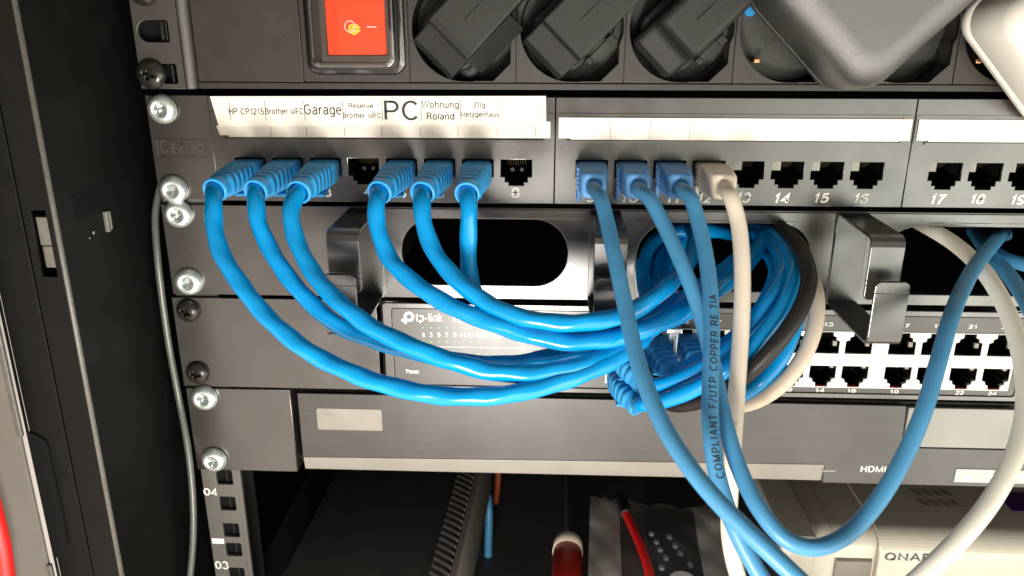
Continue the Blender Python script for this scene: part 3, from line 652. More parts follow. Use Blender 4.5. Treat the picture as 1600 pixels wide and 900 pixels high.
for hx in (82.2, 184.6, 287.2):
    w = 12.6
    mb = MB(); plate(mb, rect(hx, hx+w+.6, -87.0, -46.9), [], .05, 1.2, .25)
    th = 1.3
    # strap bent forward, down, with rounded corners: swept profile in (y,z)
    def strap(path):
        L, Rr = [], []
        for i, p in enumerate(path):
            a_ = Vector(path[max(i-1, 0)]); b2 = Vector(path[min(i+1, len(path)-1)]); t_ = (b2-a_).normalized(); nrm = Vector((-t_.y, t_.x))
            L.append(Vector(p)+nrm*th/2); Rr.append(Vector(p)-nrm*th/2)
        return [(-v.x, v.y) for v in L]+[(-v.x, v.y) for v in Rr[::-1]]
    mb.prism(strap([(1.0, -47.6), (34.8, -47.6), (36.6, -48.1), (37.6, -49.2), (38, -51), (38, -64)]), hx, hx+w, 'x')
    mb.prism(strap([(38, -63.9), (38, -66)]), hx, hx+w, 'x')
    mb.prism([(hx, -65.9), (hx+w, -65.9), (hx+w, -70.4), (hx+w-.5, -71.3), (hx+w-1.4, -71.8), (hx+1.4, -71.8), (hx+.5, -71.3), (hx, -70.4)], -38-th/2, -38+th/2, 'y')
    mb.prism(strap([(1.0, -86.4), (44, -86.4), (45.7, -86.0), (46.6, -85), (47, -83.4), (47, -66)]), hx, hx+w, 'x')
    mb.prism([(hx, -66.1), (hx+w, -66.1), (hx+w, -63.3), (hx+w-.6, -62.2), (hx+w-1.8, -61.6), (hx+1.8, -61.6), (hx+.6, -62.2), (hx, -63.3)], -47-th/2, -47+th/2, 'y')
    mb.build('cable_hook', 'gloss', cm, .3)

# ================================================================== NETWORK SWITCH
sw = thing('network_switch', 'black rack network switch with a white port bank behind the cable bundle', 'network switch', (230, 0, -133))
mb = MB(); plate(mb, rect(-1.0, 91.4, -132.6, -88.9), [], -2, 0, .2)
mb.build('mounting_ear', 'panel', sw)
for x, z, r in ((6.1, -94.9, .5), (6.6, -125.3, .25)): screw(SCREW_B, x, z, sw, r)
mb = MB(); mb.box(92.9, 385, -180, -13, -132.4, -89.3); mb.prism(rect(93.2, 384.6, -132.2, -89.5), .9, 12.9, 'y') if False else None
mb.rings([[(x, y, z) for x, z in rect(92.9, 385, -132.4, -89.3)] for y in (.8, 13)], False, False, False); mb.build('housing', 'panel', sw)
HX0, HX1 = 98.2, 374.5
PB = (193.6, 371.6, -126.9, -99.8)
mb = MB(); plate(mb, rrect(HX0, HX1, -129.4, -92.6, 1.2), [rect(*PB)], -.7, -.15, .1)
fp = subpart_fix(mb.build('faceplate', 'screen', sw), sw)
mb = MB(); plate(mb, rrect(94.0, 380, -132.0, -89.8, 1.5), [rrect(HX0-.25, HX1+.25, -129.65, -92.35, 1.3)], -.9, .25, .3); mb.build('bezel', 'panel', sw)
cols = [200.3+14.1*i for i in range(4)]+[261.7+14.1*i for i in range(4)]+[322.7+14.15*i for i in range(4)]
def swjack(px, up):
    a = [(-5.8, -110.4), (5.8, -110.4), (5.8, -104.4), (4.2, -103.9), (4.2, -102.6), (2.7, -102.0), (2.7, -100.2), (-2.7, -100.2), (-2.7, -102.0), (-4.2, -102.6), (-4.2, -103.9), (-5.8, -104.4)]
    if not up: a = [(x, -226.6-z) for x, z in a][::-1]
    return [(px+x, z) for x, z in a]
mb = MB(); plate(mb, rect(PB[0]+.1, PB[1]-.1, PB[2]+.1, PB[3]-.1), [swjack(c, u) for c in cols for u in (True, False)], -2, .3, .1)
bank = subpart_fix(mb.build('port_bank', 'wplast', sw), sw)
n = 0
for c in cols:
    for up in (True, False):
        n += 1
        mb = MB(); cavity(mb, swjack(c, up), -.3, 12)
        mb.box(c+3.6, c+5.2, -3, -1.6, -107.4 if up else -118.0, -105.2 if up else -115.6, mi=1)
        mb.box(c-2.6, c+2.6, -1.4, -.6, -100.5 if up else -126.5, -100.25 if up else -126.25, mi=2)
        mb.build('port', ['dark', 'dink', 'redj'], bank)
        w = .95 if n < 10 else 1.9
        z = -97.6 if up else -130.2
        if not up: z = -129.2
        text(str(n), c-w, c+w, z, z+1.9, -.14, 'wink', fp, name='port_number', bold=.4)
# printed logo, lettering, status lamps
mb = MB()
lp = P(637, 496, 0); s_ = 1.0
me = curve_mesh([circ(lp.x+.6, lp.z+.4, 2.35, 28), circ(lp.x+.6, lp.z+.4, 1.15, 24)]); mb.mesh(me, Matrix.Translation((0, .02, 0)) @ STAND); bpy.data.meshes.remove(me)
mb.box(lp.x-2.9, lp.x-.3, -.1, 0, lp.z-1.9, lp.z-.7); mb.box(lp.x-1.75, lp.x-.55, -.1, 0.01, lp.z-3.0, lp.z+.4)
mb.box(lp.x-.4, lp.x+.9, -.1, .0, lp.z-1.9, lp.z-.72)
mb.build('logo', 'wink', fp)
ptext('tp-link', 650, 490, 691, 505, -.12, 'wink', fp, bold=.28)
ptext('TL-SG1024D', 707, 494, 786, 504, -.12, 'wink', fp, bold=.3)
for i in range(12):
    u = 661+i*12.4; nn = str(2*i+1); w = 2.2 if len(nn) == 1 else 4.6
    ptext(nn, u-w, 519.5, u+w, 526.5, -.12, 'wink', fp, bold=.4, name='status_number')
for vv in (512, 534, 553):
    for i in range(12):
        p0 = P(661+i*12.4, vv, 0); mb = MB(); mb.box(p0.x-.42, p0.x+.42, -.2, -.05, p0.z-.35, p0.z+.35)
        mb.build('status_lamp', 'led' if i < 4 and vv < 540 else 'dink', fp)
mb = MB(); x = P(665, 541, 0).x; z = P(665, 541.5, 0).z
while x < 164: mb.box(x, x+1.05, -.2, -.08, z-.16, z+.16); x += 1.62
mb.build('dashed_line', 'wink', fp)
ptext('1000Mbps', 810, 531, 843, 538, -.12, 'wink', fp, bold=.35)
ptext('1000Mbps', 826, 549, 842, 554, -.12, 'wink', fp, bold=.35)
p0 = P(815, 553, 0); mb = MB(); mb.box(p0.x-.6, p0.x+.6, -.2, -.04, p0.z-.4, p0.z+.4); mb.build('status_lamp', 'led', fp)
ptext('Power', 635, 577, 655, 584, -.12, 'wink', fp, bold=.4)

# ================================================================== RACK SHELF EAR + MEDIA RECEIVER
sh = thing('rack_shelf', 'black rack shelf with a plain front ear and two silver screws at lower left', 'rack shelf', (230, 0, -178))
mb = MB(); plate(mb, rect(-.4, 48.6, -176.9, -133.6), [], -2, 0, .3); mb.build('mounting_ear', 'panel', sh)
mb = MB(); mb.box(47.0, 48.7, -60, -.4, -176.8, -133.8); mb.build('side_flange', 'panel', sh)
mb = MB(); mb.box(49, 440, -230, -16, -178.6, -177.4); mb.build('tray', 'box', sh)
for x, z, r in ((8.3, -137.9, .3), (8.9, -170.7, 1.0)): screw(SCREW_Z, x, z, sh, r)
mr = thing('media_receiver', 'flat dark media receiver with foil sticker and silver flap on the rack shelf', 'receiver', (230, 0, -177.3))
mb = MB(); mb.box(51.6, 430, -200, -4.2, -176.6, -135.2); mb.build('case', 'box', mr, .5)
mb = MB(); plate(mb, [(51.6, -169.2), (297, -166.6), (297, -176.4), (430, -176.4), (430, -157.2), (334, -157.0), (331.5, -155.4), (330.2, -152), (329.6, -136.6), (329.0, -135.8), (51.6, -135.6)], [], -3, -1.0, .25)
fr = subpart_fix(mb.build('front_panel', 'screen', mr), mr)
mb = MB(); plate(mb, rrect(330.6, 380.2, -156.3, -136.4, .8), [], -2.6, -.6, .3); mb.build('front_flap', 'silver', mr)
mb = MB(); mb.add([(51.6, 1.0, -169.4), (297.2, 1.0, -166.8), (297.2, 2.4, -176.2), (51.6, 2.4, -176.6), (51.6, 12, -176.6), (297.2, 12, -176.2), (297.2, 12, -166.8), (51.6, 12, -169.4)],
                  [(0, 1, 2, 3), (3, 2, 5, 4), (0, 7, 6, 1), (1, 6, 5, 2), (0, 3, 4, 7), (4, 5, 6, 7)])
mb.build('lower_lip', 'lip', mr, .4)  # paler than the front: floor light on the lip is in the colour
a, b_ = P(497, 671, -.8), P(596, 640, -.8)
mb = MB(); plate(mb, rrect(a.x, b_.x, a.z, b_.z, .9), [], -1.0, -.75, .06); stk = subpart_fix(mb.build('foil_sticker', 'sticker', mr), mr)
ptext('TSA', 507, 647, 525, 652, -.73, 'lip', stk, bold=.1)
ptext('HDMI', 1344, 727.5, 1385, 738, -.98, 'wink', fr, bold=.3)
a, b_ = P(1490, 753, -.8), P(1640, 736, -.8)
mb = MB(); plate(mb, rrect(a.x, b_.x, a.z, b_.z, .5), [], -1.0, -.6, .1); bs = subpart_fix(mb.build('button_strip', 'strip', mr), mr)
for u in (1512, 1549, 1590):
    p0 = P(u, 744, -.6); mb = MB(); plate(mb, rrect(p0.x-2.2, p0.x+2.2, p0.z-1.1, p0.z+1.1, .5), [], -.7, -.3, .1); mb.build('button', 'wplast', bs)
mb = MB(); p0, p1 = P(1278, 737, -.9), P(1302, 735, -.9); mb.box(p0.x+2, p1.x+1, -1, -.9, p0.z+.2, p0.z+.7); mb.build('small_print_bar', 'dink', fr)

# ================================================================== BELOW THE SHELF
# NAS
ns = thing('network_storage', 'champagne coloured network storage box with a rounded top edge at lower right', 'storage box', (390, 90, -300))
def nasprof(y0, zt, r, yb):
    p = [(yb, -299.5), (yb, zt), (y0+r, zt)]
    p += [(y0+r-r*math.sin(a), zt-r+r*math.cos(a)) for a in [math.pi/2*k/10 for k in range(1, 11)]]
    return p+[(y0, -299.5)]
mb = MB(); mb.prism(nasprof(14, -215, 11, 190), 335.2, 520, 'x', smooth=False); nb = subpart_fix(mb.build('front_cover', 'nas', ns, .5), ns)
mb = MB(); mb.prism(nasprof(14.5, -215.2, 11, 190), 303.2, 313, 'x'); mb.build('side_cover', 'nas', ns, .5)
mb = MB(); mb.prism(nasprof(17, -215.8, 9, 190), 313, 335.0, 'x'); mb.build('bay_surround', 'nas', ns, .3)
mb = MB(); mb.prism([(15.9, -299), (15.9, -231), (16.6, -229.6), (19, -229.6), (19, -299)], 315, 333.4, 'x'); mb.build('drive_bay', 'bay', ns, .3)
mb = MB(); mb.box(285, 302.8, -190, -11, -299.4, -214.0); mb.build('side_panel', 'nas', ns, 1.2)
a = P(1383, 878, -13.6)
ptext('QNAP', 1381, 864.5, 1458, 876.5, -13.9, 'greyink', nb, bold=.4)
mb = MB()
for r_ in range(4):
    for c_ in range(3):
        L = 6.5; x = 369+r_*5.4; y = 46+c_*10
        for s2 in (-1, 1):
            b = MB(); b.box(-.35, .35, -L/2, L/2, -215.0, -214.88); b.move(Matrix.Translation((x+s2*1.0, y, 0)) @ Matrix.Rotation(.45, 4, 'Z'))
            n0 = len(mb.v); mb.v += b.v; mb.f += [[i+n0 for i in f] for f in b.f]; mb.sm += b.sm; mb.mi += b.mi
mb.build('vent_slots', 'bay', nb)
mb = MB(); mb.box(412, 440, -58, -40, -215, -214.6); mb.build('purple_label', 'purple', nb)

# dark ribbed box
bx = thing('ribbed_box', 'dark box with slanted ribs along its right edge in shadow under the shelf', 'box', (88, 60, -300))
mb = MB(); mb.add([(46, -40, -215), (121, -40, -215), (128, 120, -215), (50, 120, -215), (46, -40, -299.5), (121, -40, -299.5), (128, 120, -299.5), (50, 120, -299.5)],
                  [(0, 1, 2, 3), (4, 7, 6, 5), (0, 4, 5, 1), (1, 5, 6, 2), (2, 6, 7, 3), (3, 7, 4, 0)])
mb.build('case', 'box', bx, .8)
mb = MB()
for i in range(26):
    y = -40+i*5.2; xo = 113.5+(y+40)/160*7
    mb.add([(xo, y, -214.9), (xo+9.5, y-6.5, -214.9), (xo+9.5, y-4.0, -214.9), (xo, y+2.5, -214.9), (xo+.4, y+.4, -213.6), (xo+9.2, y-6.0, -213.6), (xo+9.2, y-4.5, -213.6), (xo+.4, y+2.0, -213.6)],
           [(4, 5, 6, 7), (0, 4, 7, 3), (0, 1, 5, 4), (1, 2, 6, 5), (3, 7, 6, 2)])
mb.build('edge_ribs', 'rib', bx)
mb = MB(); mb.add([(123.4, -40, -214.8), (126, -40, -216), (133, 120, -216), (130.4, 120, -214.8), (126, -40, -260), (133, 120, -260), (123.4, -40, -260), (130.4, 120, -260)],
                  [(0, 1, 2, 3), (1, 4, 5, 2), (0, 6, 4, 1), (3, 2, 5, 7)]); mb.build('edge_rail', 'rib', bx)

# things lying beside the NAS on a black carton
ct = MB(); ct.box(180, 284, -110, 40, -299.4, -223); cto = ct.build('storage_carton', 'box', None, .8); tag(cto, 'black carton under the bagged remote control, between ribbed box and storage unit', 'carton')
def flat_poly(pts, z0, z1, mi=0): mb = MB(); mb.prism([(p[0], p[1]) for p in pts], z0, z1, 'z', mi=mi); return mb
def Hh(u, v, z): 
    k = RGT*((u-800)/FPX) + UPV*((450-v)/FPX) + FWD
    return CAMP + k*((z-CAMP.z)/k.z)
rm = thing('remote_control', 'black remote control with small grey buttons lying in a clear plastic bag', 'remote control', (234, 0, -220))
pts = [Hh(*t, -217) for t in ((1002, 806), (1042, 795), (1070, 830), (1140, 905), (1150, 960), (1060, 975), (1022, 900))]
flat_poly(pts, -222, -217).build('body', 'remote', rm, 1.0)
for (u, v) in ((1018, 833), (1026, 846), (1032, 858), (1040, 871), (1046, 838), (1055, 852), (1063, 864), (1078, 882), (1034, 886)):
    c = Hh(u, v, -216.6); b = MB(); b.rings([sring((c.x, c.y, z), AX, Vector((0, 1, 0)), q, q*1.5, 2.2, 16) for z, q in ((-217.2, 1.5), (-216.3, 1.4), (-215.8, .8))]); b.build('button', 'btn', rm)
c = Hh(1066, 905, -216.6); b = MB(); b.rings([sring((c.x, c.y, z), AX, Vector((0, 1, 0)), q, q*.9, 2, 24) for z, q in ((-217.2, 6.2), (-216.2, 6), (-215.6, 5))]); b.build('dial', 'wplast', rm)
# crumpled bag: two sheets over and left of the remote
b = MB(); NX, NY = 26, 22; rnd = random.Random(3)
c00, c10, c01, c11 = Hh(922, 784, -214), Hh(1120, 796, -214), Hh(918, 930, -214), Hh(1150, 930, -214)
vs = []
for j in range(NY+1):
    for i in range(NX+1):
        s2, t2 = i/NX, j/NY
        p = (c00*(1-s2)+c10*s2)*(1-t2)+(c01*(1-s2)+c11*s2)*t2
        p.z = -214+1.1*math.sin(s2*7+t2*4)*math.sin(t2*6+1.3)+.7*abs(math.sin(s2*13-t2*9))+rnd.uniform(-.35, .35)+2.5*(1-min(1, s2*4))
        p.y += rnd.uniform(-2.2, 2.2)+3*(s2-.4)**2 if j == 0 else 0
        vs.append(p)
for j in range(NY):
    for i in range(NX): b.add([vs[q] for q in (j*(NX+1)+i, j*(NX+1)+i+1, (j+1)*(NX+1)+i+1, (j+1)*(NX+1)+i)], [(0, 1, 2, 3)], smooth=True, mi=1 if i < 6 or i > 20 else 0)
bo = b.build('plastic_bag', ['bag', 'bagfold'], None, weld=True); tag(bo, 'crumpled clear plastic bag over the remote control on the dark carton', 'bag')
md = bo.modifiers.new('film', 'SOLIDIFY'); md.thickness = .0002
# red lead with a black end
path = smooth_path([Hh(u, v, z) for u, v, z in ((977, 800, -209), (988, 825, -209), (1000, 852, -208.5), (1010, 880, -208), (1019, 915, -208))])
b = MB(); tube(b, path, 2.0, 12, flat=1.0); rl = b.build('red_lead', 'redj'); tag(rl, 'thin red lead lying on the plastic bag beside the remote control', 'lead')
b = MB(); tube(b, smooth_path([Hh(970, 778, -210), Hh(975, 790, -209.5), Hh(978, 804, -209)]), 2.9, 12); b.build('black_end', 'blackj', rl)
# red tube with cream cap lying front to back
tb = thing('red_tube', 'red tube with a cream cap left of the plastic bag', 'tube', (193, 0, -222))
c0, c1 = Hh(888, 836, -214), Hh(884, 915, -214)
ax = (c1-c0).normalized(); sx = Vector((ax.y, -ax.x, 0))
b = MB(); b.rings([sring(c0+ax*t_-UZ*5, sx, UZ, q, q, 2.1, 28) for t_, q in ((-3.5, .5), (-3.2, 4), (-1.5, 6.3), (1, 7.2), (7.5, 7.5))]); b.build('cap', 'cap', tb)
b = MB(); b.rings([sring(c0+ax*t_-UZ*5, sx, UZ, q, q, 2.1, 28) for t_, q in ((7.6, 7.1), (60, 7.1))]); b.build('barrel', 'redp', tb)
# leads hanging far back in the dark
b = MB(); tube(b, smooth_path([P(758, 700, -120), P(760, 760, -118), P(764, 800, -110), P(763, 850, -105), P(762, 930, -100)]), 2.6, 12)
o = b.build('data_cable', 'mblue'); tag(o, 'dim blue cable hanging in the dark space right of the ribbed box', 'cable')
b = MB(); tube(b, smooth_path([P(779, 700, -150), P(778, 750, -150), P(774, 786, -150)]), 2.2, 12)
o = b.build('orange_lead', 'orange'); tag(o, 'short dull orange lead end hanging deep behind the shelf lip', 'lead')

# ================================================================== CABLES
CAMV = CAMP
def left_boot(t, px, pz, dirx, droop, m='blueboot', L=36, down=0):
    """ribbed strain relief boot on a jack plug; centre line leaves the panel and bends a little"""
    q = L/36
    def cen(d):
        f = max(0, (d-12*q)/(24*q)); return Vector((px+dirx*f*f, -d, pz-droop*f*f))
    secs = [(-3, 5.8, 4.0, 9), (1.2, 5.8, 4.0, 9), (1.3, 6.0, 4.5, 7), (13, 6.0, 4.6, 7)]
    N = 5
    for i in range(N):
        a0 = 14+i*3.5; f = i/N; hw = 5.7-.9*f; hh = 4.7-.15*f; nn = 5-2.6*f
        secs += [(a0, hw-.55, hh-.5, nn), (a0+.4, hw+.1, hh+.1, nn), (a0+2.2, hw, hh, nn), (a0+2.7, hw-.55, hh-.5, nn)]
    secs += [(32.4, 4.7, 4.6, 2.2), (35, 5.0, 4.9, 2), (36, 4.8, 4.7, 2), (36, 4.0, 3.9, 2), (32, 3.6, 3.5, 2)]
    secs = [(d*q if d > 2 else d, hw, hh, nn) for d, hw, hh, nn in secs]
    rings = []
    for d, hw, hh, nn in secs:
        c = cen(d); t2 = (cen(d+.5)-cen(d-.5)).normalized(); up = (UZ-t2*UZ.dot(t2)).normalized(); ax = up.cross(t2)
        rings.append(sring(c, ax, up, hw, hh, nn, 32))
    b = MB(); b.rings(rings); boot = b.build('plug_boot', m, t)
    b = MB(); b.prism([(-1.5, pz-4.4), (-3, pz-6.2), (-12, pz-8.8), (-15.5, pz-8.6), (-16, pz-7.4), (-10, pz-5.6), (-8, pz-4.3)], px-2.6, px+2.6, 'x')
    b.build('latch_tab', m, t, .5)
    return cen(L-5), (cen(L)-cen(L-1)).normalized()
def square_boot(t, px, pz, m, skew=0):
    secs = [(-3, 5.8, 4.1, 9, 0), (.6, 5.8, 4.1, 9, 0), (.7, 6.1, 5.0, 9, -.5), (9, 6.1, 5.2, 8, -.6), (14, 5.8, 5.4, 7, -1.0), (20.5, 5.1, 5.2, 5, -1.6), (21.6, 4.7, 4.8, 4.5, -1.7), (22, 4.0, 4.2, 4, -1.7), (22, 2.95, 2.95, 2, -1.7), (20, 2.9, 2.9, 2, -1.7)]
    b = MB(); b.rings([sring((px+skew*d/22, -d, pz+dz), AX, UZ, hw, hh, nn, 36) for d, hw, hh, nn, dz in secs]); b.build('plug_boot', m, t)
    b = MB()
    for i in range(6):
        for j in range(5): b.box(px-6.35+skew*.3, px-5.5, 3+i*1.9, 3.9+i*1.9, pz-4.6+j*1.8, pz-3.4+j*1.8)
    b.build('grip_ribs', m, t)
    b = MB(); b.box(px-6.1, px-4.4, 1.2, 7.5, pz-11.2, pz-4.0); b.build('latch_tab', m, t, .6)
    return Vector((px+skew, -20, pz-1.7))
def cable_tube(t, pts, r, m, ripple=0, seed=0, name='jacket'):
    path = smooth_path(pts); b = MB(); tube(b, path, r, 20, ripple, seed=seed); b.build(name, m, t); return path
def pix(l): return [P(*q) for q in l]
def cable_print(t, path, r, s, v_start, size, m, off, gap, bold):
    """jacket printing wrapped on the side that faces the viewer, reading upwards from photo row v_start"""
    import bisect
    me = text_mesh(s, bold, gap, True); pts = [v.co.copy() for v in me.vertices]; faces = [list(p.vertices) for p in me.polygons]; bpy.data.meshes.remove(me)
    k = size/10; S = [0]
    for i in range(1, len(path)): S.append(S[-1]+(path[i]-path[i-1]).length)
    def row(p): q = p-CAMP; return 450-FPX*q.dot(UPV)/q.dot(FWD)
    start = min(range(len(path)), key=lambda i: abs(row(path[i])-v_start)); start = S[start]
    def at(x):
        x = min(max(x, 0), S[-1]-.01); i = max(0, min(bisect.bisect_right(S, x)-1, len(path)-2)); f = (x-S[i])/(S[i+1]-S[i])
        return path[i].lerp(path[i+1], f), (path[min(i+3, len(path)-1)]-path[max(i-3, 0)]).normalized()
    out = []
    for v in pts:
        p, tg = at(start-v.x*k); tg = -tg
        n = (CAMP-p); n = (n-tg*n.dot(tg)).normalized(); bb = n.cross(tg)
        a = (v.y*k-size*.5+off)/r
        out.append(p+(n*math.cos(a)+bb*math.sin(a))*(r+.05+v.z*.2))
    b = MB(); b.add(out, faces); b.build('jacket_print', m, t, fixn=False)
PZ = -30.6
LEFT = 'glossy blue patch cables in the left port block'
MID = 'matt blue patch cables in the middle port block'
def lc(port, label, dirx, droop, pts, seed):
    t = thing('patch_cable', label, 'patch cable', (port_x(port), -20, PZ), LEFT)
    c, tg = left_boot(t, port_x(port), PZ, dirx, droop)
    cable_tube(t, [c-tg*2, c+tg*4.5]+pix(pts), 3.25, 'blue', .042, seed)
    return t
lc(1, 'glossy blue patch cable in the leftmost port, its loop hanging lowest of the six', -2.0, 2.0,
   [(334, 323, 43), (334, 345, 46), (340, 380, 51), (360, 421, 57), (393, 467, 63), (434, 512, 69), (487, 552, 74), (550, 583, 78), (613, 604, 81), (680, 617, 82), (748, 620, 82), (816, 612, 80), (883, 594, 76), (942, 571, 70), (985, 545, 62), (1008, 524, 54), (1016, 492, 36), (1008, 455, 16), (1005, 415, 1), (1022, 377, -10), (1056, 361, -15), (1110, 360, -18), (1150, 366, -34)], 1)
lc(2, 'glossy blue patch cable in the second port from left, passing behind its right neighbour', -2.2, 2.2,
   [(401, 325, 42), (403, 345, 44), (421, 388, 48), (449, 431, 53), (485, 473, 57), (530, 509, 60), (590, 533, 61), (655, 551, 62), (725, 566, 63), (793, 569, 62), (883, 554, 60), (942, 543, 56), (1004, 508, 44),
    (1026, 480, 28), (1028, 440, 8), (1034, 400, -8), (1060, 376, -22), (1100, 372, -34)], 2)
lc(3, 'glossy blue patch cable in port 3, just left of the empty port 4', -1.6, 2.4,
   [(455, 325, 42), (457, 354, 46), (473, 399, 52), (500, 441, 59), (537, 479, 66), (587, 515, 71), (642, 541, 75), (704, 564, 77), (771, 581, 77), (838, 583, 76), (906, 571, 72), (955, 553, 66), (995, 530, 58), (1026, 506, 46), (1042, 475, 28), (1042, 440, 10), (1046, 405, -4), (1066, 378, -16), (1104, 366, -28)], 3)
lc(5, 'glossy blue patch cable in port 5, just right of the empty port 4', -2.6, 2.2,
   [(588, 322, 42), (590, 356, 45), (608, 403, 50), (633, 430, 55), (660, 452, 58), (704, 478, 62), (748, 497, 64), (796, 514, 66), (845, 528, 67), (900, 536, 67), (960, 529, 65), (1020, 510, 60), (1072, 487, 53),
    (1118, 455, 42), (1150, 430, 28), (1178, 398, 10), (1198, 362, -8), (1212, 338, -30)], 5)
lc(6, 'glossy blue patch cable in port 6, middle of three over the left oval opening', -2.2, 2.2,
   [(659, 322, 42), (663, 352, 45), (680, 397, 50), (704, 427, 55), (731, 453, 59), (767, 477, 62), (805, 493, 65), (862, 504, 66), (920, 503, 66), (975, 492, 64), (1020, 466, 58), (1053, 437, 46), (1076, 408, 28),
    (1084, 380, 8), (1080, 357, -10), (1060, 348, -26)], 6)
lc(7, 'glossy blue patch cable in port 7, hanging straight down before the left oval opening', -1.2, 2.4,
   [(733, 322, 40), (732, 350, 41), (732, 390, 42), (733, 425, 44), (742, 458, 47), (775, 487, 50), (830, 505, 53), (900, 516, 54), (960, 514, 53), (1015, 496, 49), (1062, 470, 42), (1100, 445, 30), (1140, 415, 10), (1170, 390, -12), (1190, 370, -30)], 7)

def mc(port, label, skew, pts, jm, bm_, group, r=2.85):
    t = thing('patch_cable', label, 'patch cable', (port_x(port), -12, PZ), group)
    c = square_boot(t, port_x(port), PZ, bm_, skew)
    p = cable_tube(t, [c, c+Vector((0, -6, -.6))]+pix(pts), r, jm)
    return t, p
mc(9, 'matt blue cable from port 9 sweeping down right in front of the other cables', 0,
   [(938, 308, 33), (948, 345, 41), (960, 400, 53), (975, 470, 66), (990, 540, 79), (1010, 605, 91), (1038, 668, 102), (1076, 728, 112), (1120, 782, 120), (1170, 832, 127), (1225, 884, 133), (1300, 960, 138), (1380, 1100, 138)], 'mblue', 'mboot', MID)
mc(10, 'matt blue cable from port 10 in a wide U rising into the right opening', 1.2,
   [(1013, 308, 32), (1034, 345, 39), (1058, 395, 48), (1080, 448, 56), (1098, 502, 63), (1112, 560, 70), (1124, 620, 78), (1138, 680, 87), (1158, 740, 96), (1188, 798, 105), (1228, 843, 111), (1272, 856, 112), (1320, 838, 109),
    (1370, 785, 103), (1412, 715, 95), (1444, 640, 86), (1466, 565, 75), (1488, 490, 60), (1518, 425, 34), (1546, 388, 12), (1562, 369, -12), (1569, 364, -45), (1572, 368, -85)], 'mblue', 'mboot', MID)
t11, p11 = mc(11, 'matt blue cable from port 11 with black print running straight down its jacket', 1.6,
   [(1078, 306, 32), (1089, 340, 38), (1101, 390, 47), (1109, 450, 58), (1112, 520, 70), (1110, 590, 81), (1110, 660, 90), (1116, 720, 97), (1130, 775, 103), (1150, 830, 108), (1176, 880, 112), (1215, 945, 116), (1290, 1100, 118)], 'mblue', 'mboot', MID)
cable_print(t11, p11, 2.85, 'COMPLIANT F/UTP COPPER RE TIA', 748, 2.6, 'ink', -1.0, .26, .22)
t12, p12 = mc(12, 'cream white patch cable from port 12 hanging behind the blue cables', 2.4,
   [(1141, 305, 32), (1153, 345, 37), (1159, 400, 45), (1160, 460, 53), (1157, 530, 61), (1152, 600, 68), (1148, 660, 73), (1144, 720, 77), (1140, 780, 80), (1139, 830, 82), (1147, 880, 84), (1170, 950, 86), (1230, 1120, 88)], 'white', 'white', None, 3.0)
cable_print(t12, p12, 3.0, '568B.2', 700, 2.5, 'dink', .6, .22, .2)

# leads plugged into the switch, looped up through the middle opening
COIL = 'blue leads looped from the switch ports up into the middle opening'
def coil(label, bx_, bz_, dirx, droop, pts, seed, r=3.1, boot=True):
    t = thing('patch_cable', label, 'patch cable', (bx_, -10, bz_), COIL)
    c, tg = left_boot(t, bx_, bz_, dirx, droop, L=25)
    cable_tube(t, [c-tg*2, c+tg*4]+pix(pts), r, 'blue', .02, seed)
coil('blue lead with ribbed boot at the lower left corner of the white port bank', cols[0], -122.2, 6.5, 3.5,
     [(1000, 632, 37), (1026, 629, 43), (1062, 618, 49), (1105, 597, 53), (1152, 564, 55), (1195, 520, 53), (1228, 470, 46), (1240, 425, 34), (1228, 388, 16), (1200, 362, -6), (1170, 352, -28)], 11)
coil('blue lead with ribbed boot just above the lowest boot at the bank corner', cols[0]+.5, -110, 7.5, 5.5,
     [(1012, 604, 36), (1042, 598, 41), (1076, 586, 44), (1122, 560, 46), (1165, 520, 46), (1200, 472, 42), (1222, 428, 30), (1216, 392, 14), (1192, 370, -6), (1160, 362, -30)], 12)
coil('blue lead with its boot in the second switch column, half hidden by other cables', cols[1]+1, -107, 6, 5,
     [(1066, 574, 34), (1092, 564, 37), (1130, 540, 38), (1170, 506, 36), (1200, 462, 30), (1212, 425, 20), (1200, 396, 2), (1180, 380, -20)], 13, 2.9)
coil('blue lead emerging between the black lead and the beige lead', cols[2]+1, -106, 5, 7,
     [(1110, 634, 46), (1150, 622, 50), (1190, 596, 53), (1220, 560, 52), (1240, 515, 47), (1250, 470, 38), (1246, 425, 22), (1225, 385, 0), (1200, 362, -26)], 14, 3.0)
b = MB(); tube(b, smooth_path(pix([(1020, 600, 8), (1050, 632, 34), (1090, 628, 44), (1130, 612, 52), (1175, 578, 60), (1218, 532, 61), (1250, 484, 56), (1264, 440, 47), (1256, 400, 33), (1236, 370, 14), (1208, 350, -10), (1180, 345, -34)])), 3.1, 18, flat=1.0)
o = b.build('data_cable', 'blackj'); tag(o, 'black lead curling around the blue loops right of the middle opening', 'cable')
b = MB(); tube(b, smooth_path(pix([(1060, 590, 0), (1105, 628, 36), (1150, 634, 48), (1185, 625, 53), (1222, 600, 55), (1254, 560, 52), (1273, 512, 46), (1276, 464, 36), (1262, 424, 20), (1240, 395, 0), (1210, 370, -28)])), 3.0, 18)
o = b.build('data_cable', 'beige'); tag(o, 'beige lead outside the black lead, curving down over the white port bank', 'cable')
b = MB(); a, c = P(1041, 530, 14), P(1066, 513, 14); b.box(a.x, c.x, 11, 15, c.z-2.2, c.z); b.box(a.x+1.2, c.x-1.6, 12, 14.6, a.z-.2, c.z-2.2)
a, c = P(1050, 572, 17), P(1059, 532, 17); b.box(a.x, c.x-.2, 15.6, 16.6, a.z, c.z); b.box(a.x+.4, a.x+1.6, 14, 17, a.z+2, c.z+1)
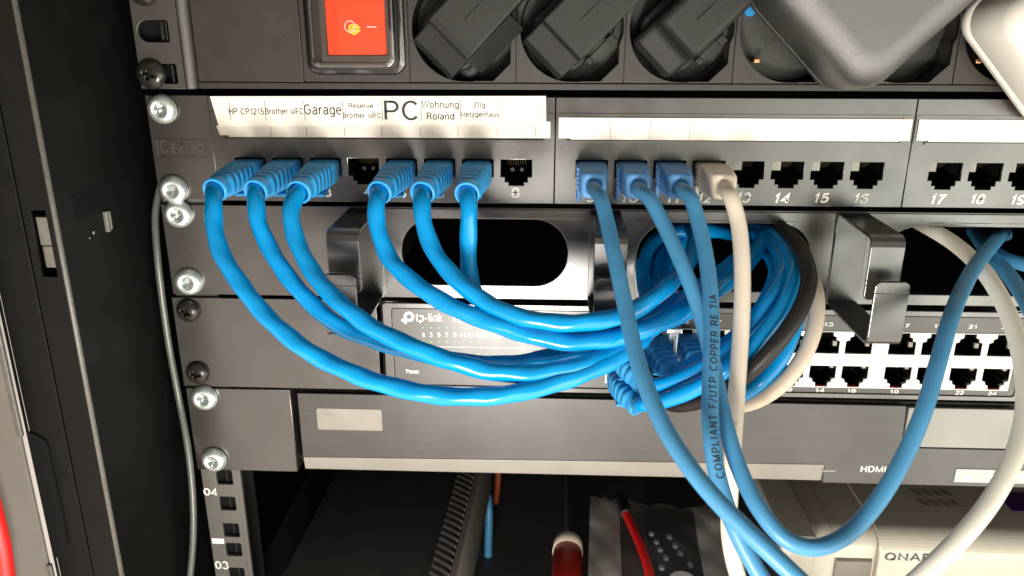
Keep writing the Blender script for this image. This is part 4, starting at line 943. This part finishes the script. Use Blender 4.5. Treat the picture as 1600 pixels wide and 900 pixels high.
o = b.build('metal_clip', 'zinc', None, .35); tag(o, 'small bare metal clip among the blue boots in the middle of the bundle', 'clip')
# right hand cables
b = MB(); pth = smooth_path(pix([(1400, 330, -40), (1440, 350, -12), (1490, 380, 8), (1532, 418, 26), (1562, 462, 42), (1586, 520, 58), (1600, 580, 72), (1602, 640, 84), (1586, 710, 96), (1550, 780, 106), (1500, 842, 114), (1435, 905, 120), (1370, 965, 124), (1280, 1100, 126)])); tube(b, pth, 3.05, 20)
o = b.build('data_cable', 'wwhite'); tag(o, 'pale white cable leaving the right opening and crossing the lower right corner', 'cable')
b = MB(); tube(b, smooth_path(pix([(1520, 360, -30), (1548, 400, 2), (1575, 428, 22), (1605, 475, 40), (1640, 560, 56), (1660, 700, 70), (1650, 950, 80), (1600, 1300, 60)])), 2.85, 18)
o = b.build('data_cable', 'mblue'); tag(o, 'blue cable slipping down to the right behind the pale white cable', 'cable')
b = MB(); tube(b, smooth_path(pix([(1540, 385, -26), (1566, 402, -10), (1595, 412, 2), (1640, 424, 10), (1720, 440, 14), (1950, 470, 16), (2350, 500, 12)])), 2.85, 18)
o = b.build('data_cable', 'mblue'); tag(o, 'short blue cable leaving the right opening level with its middle', 'cable')
# grey lead beside the rail, red lead at the door
b = MB(); tube(b, smooth_path(pix([(252, 285, -12), (243, 330, -8), (246, 400, -4), (254, 470, -3), (265, 545, -3), (279, 620, -3), (292, 690, 2), (300, 760, 7), (302, 830, 12), (297, 900, 16), (287, 970, 18), (276, 1120, 18)])), 1.55, 14)
o = b.build('data_cable', 'greyj'); tag(o, 'thin dark grey lead running down beside the left edge of the rack panels', 'cable')
b = MB(); tube(b, smooth_path(pix([(-230, 150, 66), (-150, 400, 66), (-70, 630, 67), (-26, 740, 70), (-10, 800, 72), (2, 850, 73), (10, 910, 74), (14, 980, 74), (20, 1200, 74)])), 3.4, 16)
o = b.build('red_cable', 'redj'); tag(o, 'bright red cable at the lower left corner beside the cabinet door edge', 'cable')

for o in list(bpy.data.objects):
    if '_o' in o: del o['_o']
